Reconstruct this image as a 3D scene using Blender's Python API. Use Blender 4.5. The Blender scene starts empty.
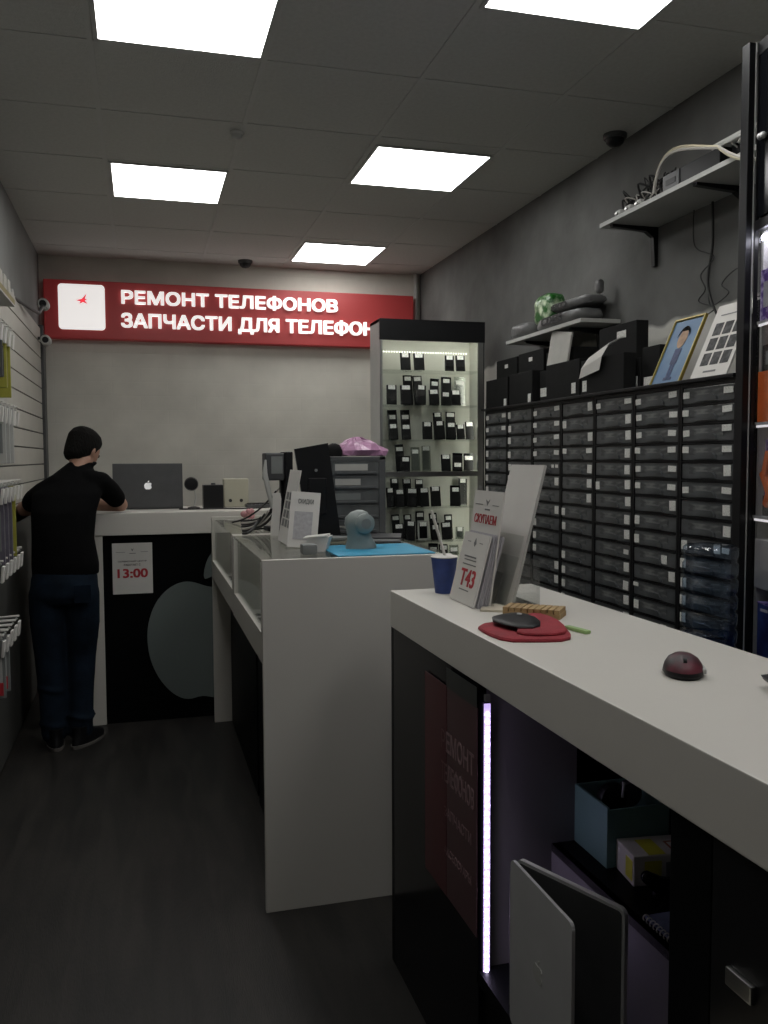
import bpy, bmesh, math, random
from mathutils import Vector, Matrix
random.seed(7)
S = bpy.context.scene
C = S.collection
PI = math.pi

# ------------------------------------------------------------------ camera, light, exposure
CAM_H = 1.45
yaw, pitch, roll = .2703, -.0628, -.0042
cam = bpy.data.cameras.new('camera')
cam.sensor_fit = 'VERTICAL'
cam.sensor_height = 36.0
cam.lens = 870.6 / 1024 * 36.0
cam.clip_start = .02
co = bpy.data.objects.new('camera', cam)
C.objects.link(co)
co.location = (0, 0, CAM_H)
Mr = Matrix.Rotation(-yaw, 4, 'Z') @ Matrix.Rotation(PI / 2 + pitch, 4, 'X') @ Matrix.Rotation(roll, 4, 'Z')
co.rotation_euler = Mr.to_euler()
S.camera = co
w = bpy.data.worlds.new('world')
S.world = w
w.use_nodes = True
w.node_tree.nodes['Background'].inputs[0].default_value = (.52, .5, .47, 1)
w.node_tree.nodes['Background'].inputs[1].default_value = .05
S.view_settings.view_transform = 'Standard'
S.view_settings.look = 'None'
S.view_settings.gamma = 1
S.view_settings.use_curve_mapping = False
S.view_settings.exposure = 0.0
PANEL = 8.6          # radiance of the ceiling panels
S.cycles.use_denoising = True
S.cycles.max_bounces = 8
S.cycles.sample_clamp_indirect = 4

# ------------------------------------------------------------------ materials
def mat(name, col, rough=.5, metal=0, noise=0, nscale=8, bump=0, bscale=60, emit=None, estr=0,
        trans=0, alpha=1, coat=0, stretch=(1, 1, 1), spec=.5, col2=None, lo=.3, hi=.7):
    m = bpy.data.materials.new(name)
    m.use_nodes = True
    nt = m.node_tree
    b = nt.nodes['Principled BSDF']
    b.inputs['Base Color'].default_value = (*col, 1)
    b.inputs['Roughness'].default_value = rough
    b.inputs['Metallic'].default_value = metal
    b.inputs['Specular IOR Level'].default_value = spec
    if trans:
        b.inputs['Transmission Weight'].default_value = trans
    if alpha < 1:
        b.inputs['Alpha'].default_value = alpha
    if coat:
        b.inputs['Coat Weight'].default_value = coat
    if emit:
        b.inputs['Emission Color'].default_value = (*emit, 1)
        b.inputs['Emission Strength'].default_value = estr
    tc = nt.nodes.new('ShaderNodeTexCoord')
    mp = nt.nodes.new('ShaderNodeMapping')
    mp.inputs['Scale'].default_value = stretch
    nt.links.new(tc.outputs['Object'], mp.inputs[0])
    if noise or col2:
        n = nt.nodes.new('ShaderNodeTexNoise')
        n.inputs['Scale'].default_value = nscale
        n.inputs['Detail'].default_value = 5
        nt.links.new(mp.outputs[0], n.inputs['Vector'])
        r = nt.nodes.new('ShaderNodeValToRGB')
        r.color_ramp.elements[0].position = lo
        r.color_ramp.elements[1].position = hi
        if col2:
            r.color_ramp.elements[0].color = (*col, 1)
            r.color_ramp.elements[1].color = (*col2, 1)
        else:
            r.color_ramp.elements[0].color = (*[max(0, c * (1 - noise)) for c in col], 1)
            r.color_ramp.elements[1].color = (*[min(1, c * (1 + noise)) for c in col], 1)
        nt.links.new(n.outputs['Fac'], r.inputs[0])
        nt.links.new(r.outputs[0], b.inputs['Base Color'])
    if bump:
        n2 = nt.nodes.new('ShaderNodeTexNoise')
        n2.inputs['Scale'].default_value = bscale
        n2.inputs['Detail'].default_value = 4
        nt.links.new(mp.outputs[0], n2.inputs['Vector'])
        bp = nt.nodes.new('ShaderNodeBump')
        bp.inputs['Strength'].default_value = bump
        bp.inputs['Distance'].default_value = .01
        nt.links.new(n2.outputs['Fac'], bp.inputs['Height'])
        nt.links.new(bp.outputs[0], b.inputs['Normal'])
    return m

def glass_mat(name, tint=(1, 1, 1), a=.12, rough=.03):
    """thin pane: mostly see-through with a mirror share that grows at grazing angles"""
    m = bpy.data.materials.new(name)
    m.use_nodes = True
    nt = m.node_tree
    nt.nodes.remove(nt.nodes['Principled BSDF'])
    out = nt.nodes['Material Output']
    t = nt.nodes.new('ShaderNodeBsdfTransparent')
    t.inputs[0].default_value = (*tint, 1)
    g = nt.nodes.new('ShaderNodeBsdfGlossy')
    g.inputs['Roughness'].default_value = rough
    lw = nt.nodes.new('ShaderNodeLayerWeight')
    f = nt.nodes.new('ShaderNodeMath')
    f.operation = 'POWER'
    f.inputs[1].default_value = 4
    nt.links.new(lw.outputs['Facing'], f.inputs[0])
    mx = nt.nodes.new('ShaderNodeMixShader')
    ad = nt.nodes.new('ShaderNodeMath')
    ad.operation = 'MULTIPLY_ADD'
    ad.inputs[1].default_value = .55
    ad.inputs[2].default_value = .02 + a * .1
    nt.links.new(f.outputs[0], ad.inputs[0])
    nt.links.new(ad.outputs[0], mx.inputs[0])
    nt.links.new(t.outputs[0], mx.inputs[1])
    nt.links.new(g.outputs[0], mx.inputs[2])
    nt.links.new(mx.outputs[0], out.inputs[0])
    return m

M = {}
M['white_paint'] = mat('white_paint', (.50, .48, .43), .8, noise=.10, nscale=3, bump=.15, bscale=40)
M['ceil'] = mat('ceiling_tile', (.50, .50, .475), .95, noise=.05, nscale=60, bump=.2, bscale=150)
M['tbar'] = mat('ceiling_bar', (.50, .50, .48), .8, noise=.03)
M['panel'] = mat('lamp_diffuser', (.8, .8, .8), .6, emit=(1, 1, .975), estr=PANEL)
M['lam_white'] = mat('white_laminate', (.60, .575, .53), .35, noise=.03, nscale=2, bump=.02)
M['lam_black'] = mat('black_laminate', (.0030, .0034, .0038), .45, noise=.2, nscale=4, spec=.08)
M['black_gloss'] = mat('black_gloss', (.004, .0045, .006), .15, noise=.1, nscale=3, spec=.12)
M['black'] = mat('black_plastic', (.006, .006, .007), .42, spec=.3, noise=.15, nscale=20)
M['black_matte'] = mat('black_card', (.006, .006, .006), .8, spec=.2, noise=.25, nscale=14)
M['dark_grey'] = mat('dark_grey_plastic', (.055, .056, .058), .45, noise=.1, nscale=15)
M['grey'] = mat('grey_plastic', (.19, .20, .195), .45, noise=.08, nscale=12)
M['lgrey'] = mat('light_grey_plastic', (.42, .42, .40), .45, noise=.05, nscale=12)
M['metal'] = mat('brushed_metal', (.45, .45, .44), .3, metal=1, noise=.06, nscale=30, stretch=(1, 1, 20))
M['silver'] = mat('silver_aluminium', (.50, .50, .50), .42, metal=.25, noise=.04, nscale=10)
M['slat'] = mat('slatboard_white', (.44, .425, .38), .55, noise=.05, nscale=5)
M['groove'] = mat('slatboard_groove', (.03, .03, .03), .6, noise=.1)
M['red_face'] = mat('red_sign_face', (.30, .035, .035), .45, noise=.05, nscale=3, emit=(1, .06, .07), estr=.04)
M['glow_white'] = mat('backlit_acrylic', (.7, .7, .7), .5, noise=.01, emit=(1, .95, .92), estr=.70)
M['red_ink'] = mat('red_print', (.42, .025, .035), .6, noise=.06)
M['black_ink'] = mat('black_print', (.02, .02, .02), .6, noise=.1)
M['grey_ink'] = mat('grey_print', (.16, .16, .16), .6, noise=.1)
M['paper'] = mat('white_paper', (.62, .60, .57), .75, noise=.04, nscale=8)
M['red_lit'] = mat('red_backlit_print', (.5, .03, .05), .6, noise=.05, emit=(1, .08, .12), estr=.55)
M['paper_dim'] = mat('aged_paper', (.42, .41, .38), .8, noise=.08, nscale=12)
M['label'] = mat('sticker', (.55, .55, .52), .7, noise=.25, nscale=260, lo=.36, hi=.48)
M['sticker'] = mat('price_sticker', (.85, .85, .82), .6, noise=.2, nscale=200, lo=.35, hi=.5)
M['emblem'] = mat('pale_emblem', (.15, .175, .17), .5, noise=.04, nscale=3)
M['emblem_white'] = mat('white_emblem', (.75, .75, .75), .3, emit=(1, 1, 1), estr=.25)
M['drawer'] = mat('smoky_drawer', (.062, .066, .069), .28, noise=.5, nscale=9, bump=.05, bscale=25, coat=.15, stretch=(1, 1, 2.5))
M['drawer_in'] = mat('drawer_contents', (.055, .058, .060), .5, col2=(.17, .175, .17), nscale=16, lo=.45, hi=.65, stretch=(1, 1, 4))
M['glass'] = glass_mat('clear_glass', (.965, .975, .965), .12)
M['acrylic'] = glass_mat('clear_acrylic', (.90, .91, .90), .5, .08)
M['smoke'] = glass_mat('smoked_glass', (.93, .93, .96), .2, .05)
M['case_in'] = mat('showcase_lining', (.64, .64, .58), .6, noise=.03, nscale=4)
M['case_led'] = mat('showcase_led', (.8, .8, .8), .5, emit=(1, 1, .88), estr=16.0)
M['phone'] = mat('phone_glass', (.008, .009, .010), .15, noise=.1, nscale=30)
M['bag_clear'] = glass_mat('clear_sleeve', (.75, .78, .75), 1.2, .25)
M['teal'] = mat('teal_card', (.15, .27, .26), .6, noise=.06, nscale=8)
M['blue_mat'] = mat('blue_silicone', (.035, .30, .48), .5, noise=.06, nscale=12)
M['scan_grey'] = mat('speaker_grey', (.22, .25, .24), .4, noise=.05)
M['wood'] = mat('wood_slats', (.26, .16, .07), .6, col2=(.42, .29, .13), nscale=14, stretch=(1, 6, 1))
M['red_cloth'] = mat('red_fabric', (.26, .018, .028), .8, noise=.2, nscale=30, bump=.4, bscale=300)
M['green'] = mat('green_plastic', (.28, .42, .16), .5, noise=.06)
M['yellow_green'] = mat('yellow_green_pack', (.30, .29, .04), .5, noise=.12, nscale=20)
M['ochre'] = mat('ochre_card', (.25, .21, .08), .6, noise=.1, nscale=20)
M['mauve'] = mat('mauve_pack', (.12, .11, .14), .3, noise=.2, nscale=20)
M['blue_cup'] = mat('blue_paper_cup', (.025, .055, .22), .5, noise=.2, nscale=30)
M['mouse_red'] = mat('mouse_shell', (.010, .008, .009), .5, col2=(.13, .02, .035), nscale=12, lo=.42, hi=.62)
M['orange'] = mat('orange_pack', (.75, .16, .03), .5, noise=.15, nscale=20)
M['purple'] = mat('purple_pack', (.10, .04, .26), .5, col2=(.55, .45, .75), nscale=35, lo=.45, hi=.62)
M['blue_box'] = mat('dark_blue_box', (.02, .02, .09), .4, col2=(.05, .10, .32), nscale=10, lo=.45, hi=.7)
M['pink'] = mat('pink_plastic_bag', (.50, .26, .42), .35, noise=.15, nscale=18, bump=.5, bscale=30)
M['pink2'] = mat('pink_rubber', (.50, .24, .25), .5, noise=.1)
M['cream'] = mat('cream_plastic', (.42, .40, .31), .5, noise=.04)
M['cable_black'] = mat('black_cable', (.01, .01, .01), .5, noise=.1)
M['cable_grey'] = mat('grey_cable', (.40, .38, .35), .5, noise=.08)
M['cable_cream'] = mat('cream_cable', (.46, .42, .30), .5, noise=.08)
M['shelf_white'] = mat('shelf_laminate', (.40, .40, .38), .5, noise=.05)
M['silver_bag'] = mat('silver_film', (.13, .13, .13), .42, metal=.2, noise=.2, nscale=12, bump=.6, bscale=18)
M['green_film'] = mat('green_film', (.01, .10, .01), .3, col2=(.60, .70, .50), nscale=18, lo=.46, hi=.62, bump=.6, bscale=20)
M['yellow_film'] = mat('yellow_print', (.62, .60, .05), .5, noise=.08)
M['carton'] = mat('pale_carton', (.50, .45, .36), .7, noise=.08)
M['gold'] = mat('gold_frame', (.30, .23, .05), .35, metal=.3, noise=.08)
M['art_blue'] = mat('painted_blue', (.05, .12, .24), .5, col2=(.11, .21, .32), nscale=7, lo=.3, hi=.7)
M['skin'] = mat('skin', (.36, .20, .14), .55, noise=.08, nscale=20)
M['hair'] = mat('hair', (.004, .0035, .003), .9, spec=.15, noise=.3, nscale=60, bump=.6, bscale=120, stretch=(1, 1, .3))
M['shirt'] = mat('black_cotton', (.003, .003, .0033), .95, spec=.08, noise=.2, nscale=30, bump=.25, bscale=14)
M['jeans'] = mat('blue_denim', (.006, .012, .022), .9, spec=.15, noise=.35, nscale=14, bump=.25, bscale=18)
M['sole'] = mat('shoe_sole', (.16, .15, .14), .6, noise=.1)
M['led'] = mat('led_bead', (1, 1, 1), .5, emit=(.80, .70, 1.0), estr=26)
M['led_tape'] = mat('led_tape', (.5, .45, .6), .5, noise=.02, emit=(.55, .42, .85), estr=1.1)
M['bottle'] = glass_mat('blue_bottle', (.70, .79, .90), .9, .10)
M['poster_red'] = mat('poster_red', (.075, .010, .014), .35, noise=.08, nscale=5)  # dim tones of the reflected banner, painted as plain colour
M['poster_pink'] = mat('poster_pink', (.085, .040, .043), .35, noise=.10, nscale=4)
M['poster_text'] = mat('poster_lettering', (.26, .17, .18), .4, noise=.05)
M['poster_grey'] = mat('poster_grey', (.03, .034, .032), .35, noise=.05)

# dark wood floor
def floor_mat():
    m = mat('dark_wood_floor', (.02, .02, .02), .48, bump=.12, bscale=30, stretch=(9, 1.2, 1))
    nt = m.node_tree
    b = nt.nodes['Principled BSDF']
    tc = nt.nodes.new('ShaderNodeTexCoord')
    mp = nt.nodes.new('ShaderNodeMapping')
    mp.inputs['Rotation'].default_value = (0, 0, PI / 2)
    nt.links.new(tc.outputs['Object'], mp.inputs[0])
    br = nt.nodes.new('ShaderNodeTexBrick')
    br.inputs['Scale'].default_value = 1
    br.inputs['Brick Width'].default_value = 1.25
    br.inputs['Row Height'].default_value = .19
    br.inputs['Mortar Size'].default_value = .0015
    br.inputs['Color1'].default_value = (.013, .012, .011, 1)
    br.inputs['Color2'].default_value = (.019, .017, .0155, 1)
    br.inputs['Mortar'].default_value = (.010, .010, .010, 1)
    nt.links.new(mp.outputs[0], br.inputs['Vector'])
    n = nt.nodes.new('ShaderNodeTexNoise')
    n.inputs['Scale'].default_value = 2.2
    n.inputs['Detail'].default_value = 7
    n.inputs['Distortion'].default_value = 1.2
    mp2 = nt.nodes.new('ShaderNodeMapping')
    mp2.inputs['Scale'].default_value = (6, .9, 1)
    nt.links.new(tc.outputs['Object'], mp2.inputs[0])
    nt.links.new(mp2.outputs[0], n.inputs['Vector'])
    r = nt.nodes.new('ShaderNodeValToRGB')
    r.color_ramp.elements[0].position = .35
    r.color_ramp.elements[0].color = (.5, .5, .5, 1)
    r.color_ramp.elements[1].position = .72
    r.color_ramp.elements[1].color = (1.6, 1.55, 1.5, 1)
    nt.links.new(n.outputs['Fac'], r.inputs[0])
    mx = nt.nodes.new('ShaderNodeMix')
    mx.data_type = 'RGBA'
    mx.blend_type = 'MULTIPLY'
    mx.inputs[0].default_value = 1
    nt.links.new(br.outputs[0], mx.inputs[6])
    nt.links.new(r.outputs[0], mx.inputs[7])
    nt.links.new(mx.outputs[2], b.inputs['Base Color'])
    return m
M['floor'] = floor_mat()

# right wall: dark trowelled plaster above, bare whitewash below a ragged line
def plaster_mat():
    m = mat('grey_plaster', (.12, .12, .115), .9, noise=.3, nscale=2.5, bump=.3, bscale=14)
    nt = m.node_tree
    b = nt.nodes['Principled BSDF']
    src = b.inputs['Base Color'].links[0].from_socket
    g = nt.nodes.new('ShaderNodeNewGeometry')
    sp = nt.nodes.new('ShaderNodeSeparateXYZ')
    nt.links.new(g.outputs['Position'], sp.inputs[0])
    n = nt.nodes.new('ShaderNodeTexNoise')
    n.inputs['Scale'].default_value = 5
    nt.links.new(g.outputs['Position'], n.inputs['Vector'])
    a = nt.nodes.new('ShaderNodeMath')
    a.operation = 'MULTIPLY_ADD'
    a.inputs[1].default_value = .10
    nt.links.new(n.outputs['Fac'], a.inputs[0])
    nt.links.new(sp.outputs[2], a.inputs[2])
    r = nt.nodes.new('ShaderNodeMapRange')
    r.inputs[1].default_value = 2.065
    r.inputs[2].default_value = 2.045
    nt.links.new(a.outputs[0], r.inputs[0])
    mx = nt.nodes.new('ShaderNodeMix')
    mx.data_type = 'RGBA'
    nt.links.new(r.outputs[0], mx.inputs[0])
    nt.links.new(src, mx.inputs[6])
    mx.inputs[7].default_value = (.52, .51, .47, 1)
    nt.links.new(mx.outputs[2], b.inputs['Base Color'])
    return m
M['plaster'] = plaster_mat()

# painted brick on the back wall: very shallow courses
def brick_mat():
    m = mat('painted_brick', (.55, .53, .475), .85, noise=.10, nscale=3.5)
    nt = m.node_tree
    b = nt.nodes['Principled BSDF']
    tc = nt.nodes.new('ShaderNodeTexCoord')
    mp = nt.nodes.new('ShaderNodeMapping')
    mp.inputs['Rotation'].default_value = (PI / 2, 0, 0)
    nt.links.new(tc.outputs['Object'], mp.inputs[0])
    br = nt.nodes.new('ShaderNodeTexBrick')
    br.inputs['Scale'].default_value = 1
    br.inputs['Brick Width'].default_value = .39
    br.inputs['Row Height'].default_value = .10
    br.inputs['Mortar Size'].default_value = .006
    br.inputs['Mortar Smooth'].default_value = 1
    nt.links.new(mp.outputs[0], br.inputs['Vector'])
    bp = nt.nodes.new('ShaderNodeBump')
    bp.inputs['Strength'].default_value = .10
    bp.inputs['Distance'].default_value = .006
    bp.invert = True
    nt.links.new(br.outputs['Fac'], bp.inputs['Height'])
    nt.links.new(bp.outputs[0], b.inputs['Normal'])
    return m
M['brick'] = brick_mat()

# ------------------------------------------------------------------ mesh helpers
class MB:
    def __init__(s):
        s.v = []; s.f = []
    def add(s, vs, fs):
        k = len(s.v)
        s.v += [Vector(p) for p in vs]
        s.f += [tuple(i + k for i in f) for f in fs]
        return s
    def box(s, x0, x1, y0, y1, z0, z1, b=0):
        if x1 < x0: x0, x1 = x1, x0
        if y1 < y0: y0, y1 = y1, y0
        if z1 < z0: z0, z1 = z1, z0
        b = min(b, (x1 - x0) * .45, (y1 - y0) * .45, (z1 - z0) * .45)
        if b <= 0:
            v = [(x, y, z) for z in (z0, z1) for y in (y0, y1) for x in (x0, x1)]
            return s.add(v, [(0, 2, 3, 1), (4, 5, 7, 6), (0, 1, 5, 4), (2, 6, 7, 3), (0, 4, 6, 2), (1, 3, 7, 5)])
        bm = bmesh.new()
        bmesh.ops.create_cube(bm, size=1)
        for q in bm.verts:
            q.co = Vector(((x0 + x1) / 2 + q.co.x * (x1 - x0), (y0 + y1) / 2 + q.co.y * (y1 - y0), (z0 + z1) / 2 + q.co.z * (z1 - z0)))
        bmesh.ops.bevel(bm, geom=bm.edges[:], offset=b, segments=2, affect='EDGES', profile=.6)
        bm.verts.index_update()
        s.add([q.co.copy() for q in bm.verts], [tuple(q.index for q in f.verts) for f in bm.faces])
        bm.free()
        return s
    def xf(s, mtx, start=0):
        for i in range(start, len(s.v)):
            s.v[i] = mtx @ s.v[i]
        return s
    def prism(s, pts, d0, d1, axis='y'):
        """outline (a,b) extruded; axis y: pts are (x,z); axis z: (x,y); axis x: (y,z)"""
        n = len(pts)
        def P(a, b, d):
            return (a, d, b) if axis == 'y' else ((a, b, d) if axis == 'z' else (d, a, b))
        vs = [P(a, b, d0) for a, b in pts] + [P(a, b, d1) for a, b in pts]
        fs = [tuple(range(n)), tuple(range(2 * n - 1, n - 1, -1))]
        fs += [(i, i + n, (i + 1) % n + n, (i + 1) % n) for i in range(n)]
        return s.add(vs, fs)
    def ring_loft(s, rings, cap=True):
        n = len(rings[0])
        vs = [p for r in rings for p in r]
        fs = []
        for j in range(len(rings) - 1):
            for i in range(n):
                fs.append((j * n + i, j * n + (i + 1) % n, (j + 1) * n + (i + 1) % n, (j + 1) * n + i))
        if cap:
            fs.append(tuple(range(n))[::-1])
            fs.append(tuple((len(rings) - 1) * n + i for i in range(n)))
        return s.add(vs, fs)
    def lathe(s, prof, c=(0, 0, 0), n=24, cap=True, axis='z'):
        rings = []
        for r, h in prof:
            ring = []
            for i in range(n):
                a = 2 * PI * i / n
                p = (r * math.cos(a), r * math.sin(a), h)
                if axis == 'y': p = (p[0], h, p[1])
                if axis == 'x': p = (h, p[0], p[1])
                ring.append((p[0] + c[0], p[1] + c[1], p[2] + c[2]))
            rings.append(ring)
        return s.ring_loft(rings, cap)
    def ell(s, levels, n=28):
        """stack of horizontal ellipses (x,y,z,rx,ry)"""
        return s.ring_loft([[(x + rx * math.cos(2 * PI * i / n), y + ry * math.sin(2 * PI * i / n), z) for i in range(n)] for x, y, z, rx, ry in levels])
    def tube(s, pts, r, n=8):
        pts = [Vector(p) for p in pts]
        rs = r if isinstance(r, (list, tuple)) else [r] * len(pts)
        up = None
        rings = []
        for i, p in enumerate(pts):
            d = (pts[min(i + 1, len(pts) - 1)] - pts[max(i - 1, 0)])
            d = d.normalized() if d.length > 1e-9 else Vector((0, 0, 1))
            if up is None:
                up = d.orthogonal().normalized()
            u = (up - d * up.dot(d))
            u = u.normalized() if u.length > 1e-6 else d.orthogonal().normalized()
            up = u
            v = d.cross(u)
            rings.append([tuple(p + (u * math.cos(2 * PI * k / n) + v * math.sin(2 * PI * k / n)) * rs[i]) for k in range(n)])
        return s.ring_loft(rings)
    def ball(s, c, r, n=14, sc=(1, 1, 1)):
        m = max(6, n // 2 + 2)
        prof = [(max(1e-4, math.sin(PI * i / m)), -math.cos(PI * i / m)) for i in range(m + 1)]
        k = len(s.v)
        s.lathe(prof, n=n)
        for i in range(k, len(s.v)):
            p = s.v[i]
            s.v[i] = Vector((c[0] + p.x * r * sc[0], c[1] + p.y * r * sc[1], c[2] + p.z * r * sc[2]))
        return s
    def limb(s, pts, rs, n=16):
        s.tube(pts, rs, n)
        for p, r in zip(pts, rs):
            s.ball(p, r, n)
        return s
    def mesh(s, name, m, smooth=False, angle=40):
        me = bpy.data.meshes.new(name)
        me.from_pydata([tuple(p) for p in s.v], [], s.f)
        bm = bmesh.new(); bm.from_mesh(me)
        bmesh.ops.recalc_face_normals(bm, faces=bm.faces)
        bm.to_mesh(me); bm.free()
        me.materials.append(m if not isinstance(m, str) else M[m])
        if smooth:
            me.shade_smooth()
            me.set_sharp_from_angle(angle=math.radians(angle))
        me.update()
        return me

def mtx(o):
    """local-to-world matrix of an object (walks up the parents)"""
    m = Matrix.Translation(o.location) @ o.rotation_euler.to_matrix().to_4x4()
    return mtx(o.parent) @ m if o.parent else m

def tag(o, label, cat=None, group=None, kind=None):
    if label: o['label'] = label
    if cat: o['category'] = cat
    if group: o['group'] = group
    if kind: o['kind'] = kind
    return o

def thing(name, label, cat, loc=(0, 0, 0), rz=0, group=None):
    o = bpy.data.objects.new(name, None)
    C.objects.link(o)
    o.empty_display_size = .05
    o.location = loc
    o.rotation_euler = (0, 0, rz)
    return tag(o, label, cat, group)

def part(name, mb, m, parent, smooth=False, label=None, W=False, angle=40):
    """child mesh; W=True: the mesh was laid out in world coordinates"""
    if W and parent is not None:
        mb.xf(mtx(parent).inverted())
    o = bpy.data.objects.new(name, mb.mesh(name, m, smooth, angle))
    C.objects.link(o)
    o.parent = parent
    if label: o['label'] = label
    return o

def solo(name, mb, m, label, cat, loc=None, rz=0, group=None, smooth=False, angle=40):
    """a thing that is one mesh; world-laid geometry is re-based on loc"""
    if loc is not None and rz == 0:
        mb.xf(Matrix.Translation(-Vector(loc)))
    o = bpy.data.objects.new(name, mb.mesh(name, m, smooth, angle))
    C.objects.link(o)
    o.location = loc or (0, 0, 0)
    return tag(o, label, cat, group)

def struct(name, mb, m, smooth=False):
    o = bpy.data.objects.new(name, mb.mesh(name, m, smooth))
    C.objects.link(o)
    o['kind'] = 'structure'
    return o

def dup(o, parent=None, loc=None, rz=None, label=None):
    c = o.copy()
    C.objects.link(c)
    c.parent = parent
    if loc is not None: c.location = loc
    if rz is not None: c.rotation_euler = (0, 0, rz)
    if label: c['label'] = label
    for ch in list(o.children):
        dup(ch, c)
    return c

def _area(p):
    return sum(p[i][0] * p[(i + 1) % len(p)][1] - p[(i + 1) % len(p)][0] * p[i][1] for i in range(len(p))) / 2

def _inside(q, p):
    c = False
    for i in range(len(p)):
        (x0, y0), (x1, y1) = p[i], p[(i + 1) % len(p)]
        if (y0 > q[1]) != (y1 > q[1]) and q[0] < (x1 - x0) * (q[1] - y0) / (y1 - y0) + x0:
            c = not c
    return c

GLY = {}
def glyphs(body, bold=.02, sp=1.0):
    """outlines of a line of type as solid shapes; every contour is filled with its own holes"""
    if (body, sp) in GLY:
        return GLY[(body, sp)]
    cu = bpy.data.curves.new('lettering', 'FONT')
    cu.body = body
    cu.align_x = 'CENTER'
    cu.space_character = sp
    cu.resolution_u = 4
    cu.fill_mode = 'NONE'
    o = bpy.data.objects.new('lettering', cu)
    C.objects.link(o)
    me = bpy.data.meshes.new_from_object(o.evaluated_get(bpy.context.evaluated_depsgraph_get()))
    co_ = [(v.co.x, v.co.y) for v in me.vertices]
    nb = {}
    for e in me.edges:
        i, j = e.vertices
        nb.setdefault(i, []).append(j)
        nb.setdefault(j, []).append(i)
    # walk loops along increasing vertex order so the drawing direction is kept
    seen, loops = set(), []
    for i in range(len(co_)):
        if i in seen or i not in nb: continue
        L, cur, prev = [i], i, None
        seen.add(i)
        nx = min(nb[i])
        while nx not in seen:
            L.append(nx); seen.add(nx)
            c2 = [k for k in nb[nx] if k not in seen]
            if not c2: break
            nx = c2[0]
        if len(L) > 2: loops.append([co_[k] for k in L])
    bpy.data.objects.remove(o); bpy.data.curves.remove(cu); bpy.data.meshes.remove(me)
    for L in loops:
        # a contour that crosses its own stem (the letter Er): pull the inner ends back onto the stem's edge
        for i in range(len(L)):
            (x0, y0), (x1, y1) = L[i], L[(i + 1) % len(L)]
            if abs(x0 - x1) < 1e-4 and abs(y0 - y1) > .5:
                for k in range(len(L)):
                    if x0 - .03 < L[k][0] < x0 - .004 and min(p[0] for p in L) < L[k][0] - .03 and min(y0, y1) < L[k][1] < max(y0, y1):
                        L[k] = (x0 + .002, L[k][1])
    big = max(loops, key=lambda p: abs(_area(p)))
    sgn = 1 if _area(big) > 0 else -1
    outers = [p for p in loops if _area(p) * sgn > 0]
    holes = [p for p in loops if _area(p) * sgn <= 0]
    vs, fs = [], []
    for op in outers:
        mine = [h for h in holes if all(_inside(q, op) for q in h)]
        bm = bmesh.new()
        for L in [op] + mine:
            vv = [bm.verts.new((x, y, 0)) for x, y in L]
            for i in range(len(vv)):
                bm.edges.new((vv[i], vv[(i + 1) % len(vv)]))
        bmesh.ops.triangle_fill(bm, edges=bm.edges[:], use_beauty=True, use_dissolve=False, normal=(0, 0, 1))
        bm.verts.index_update()
        k = len(vs); n = len(bm.verts)
        vs += [Vector((v.co.x, v.co.y, .02)) for v in bm.verts] + [Vector((v.co.x, v.co.y, -.02)) for v in bm.verts]
        fs += [tuple(v.index + k for v in f.verts) for f in bm.faces]
        for e in bm.edges:
            if len(e.link_faces) == 1:
                i, j = e.verts[0].index + k, e.verts[1].index + k
                fs.append((i, j, j + n, i + n))
        bm.free()
    GLY[(body, sp)] = (vs, fs)
    return vs, fs

def text(body, x0, x1, z0, z1, y, m, parent, name='lettering', bold=.02, depth=.0015, flip=False, xf=None, sp=1.0):
    """lettering on a local -Y facing plane, fitted to the given rectangle"""
    vs, fs = glyphs(body, 0, sp)
    ax, bx = min(v.x for v in vs), max(v.x for v in vs)
    ay, by = min(v.y for v in vs), max(v.y for v in vs)
    out = []
    n0, base = len(vs), list(vs)
    fs0 = list(fs)
    if bold:                                   # heavier strokes: the same outline laid four times, slightly apart
        vs, fs = [], []
        for k, (dx, dy) in enumerate(((-1, -1), (1, -1), (1, 1), (-1, 1))):
            vs += [Vector((v.x + dx * bold, v.y + dy * bold * .7, v.z - k * .0012)) for v in base]
            fs += [tuple(i + k * n0 for i in f) for f in fs0]
        ax -= bold; bx += bold; ay -= bold * .7; by += bold * .7
    for v in vs:
        u = (v.x - ax) / (bx - ax)
        t = (v.y - ay) / (by - ay)
        if flip: u, t = 1 - u, 1 - t
        out.append((x0 + u * (x1 - x0), y - (v.z / .04 + .5) * depth, z0 + t * (z1 - z0)))
    mb = MB().add(out, fs)
    if xf: mb.xf(xf)
    me = bpy.data.meshes.new(name)
    me.from_pydata([tuple(p) for p in mb.v], [], mb.f)
    me.materials.append(M[m])
    o = bpy.data.objects.new(name, me)
    C.objects.link(o)
    o.parent = parent
    return o

def remeshed(name, mb, m, parent, voxel=.01, smooth=6, label=None, W=True):
    o = part(name, mb, m, parent, True, label, W)
    r = o.modifiers.new('r', 'REMESH'); r.mode = 'VOXEL'; r.voxel_size = voxel; r.use_smooth_shade = True
    q = o.modifiers.new('s', 'SMOOTH'); q.iterations = smooth; q.factor = .5
    dg = bpy.context.evaluated_depsgraph_get()
    me = bpy.data.meshes.new_from_object(o.evaluated_get(dg))
    me.name = name
    o.modifiers.clear()
    old = o.data
    o.data = me
    bpy.data.meshes.remove(old)
    if not me.materials: me.materials.append(M[m])
    me.shade_smooth()
    return o

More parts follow.
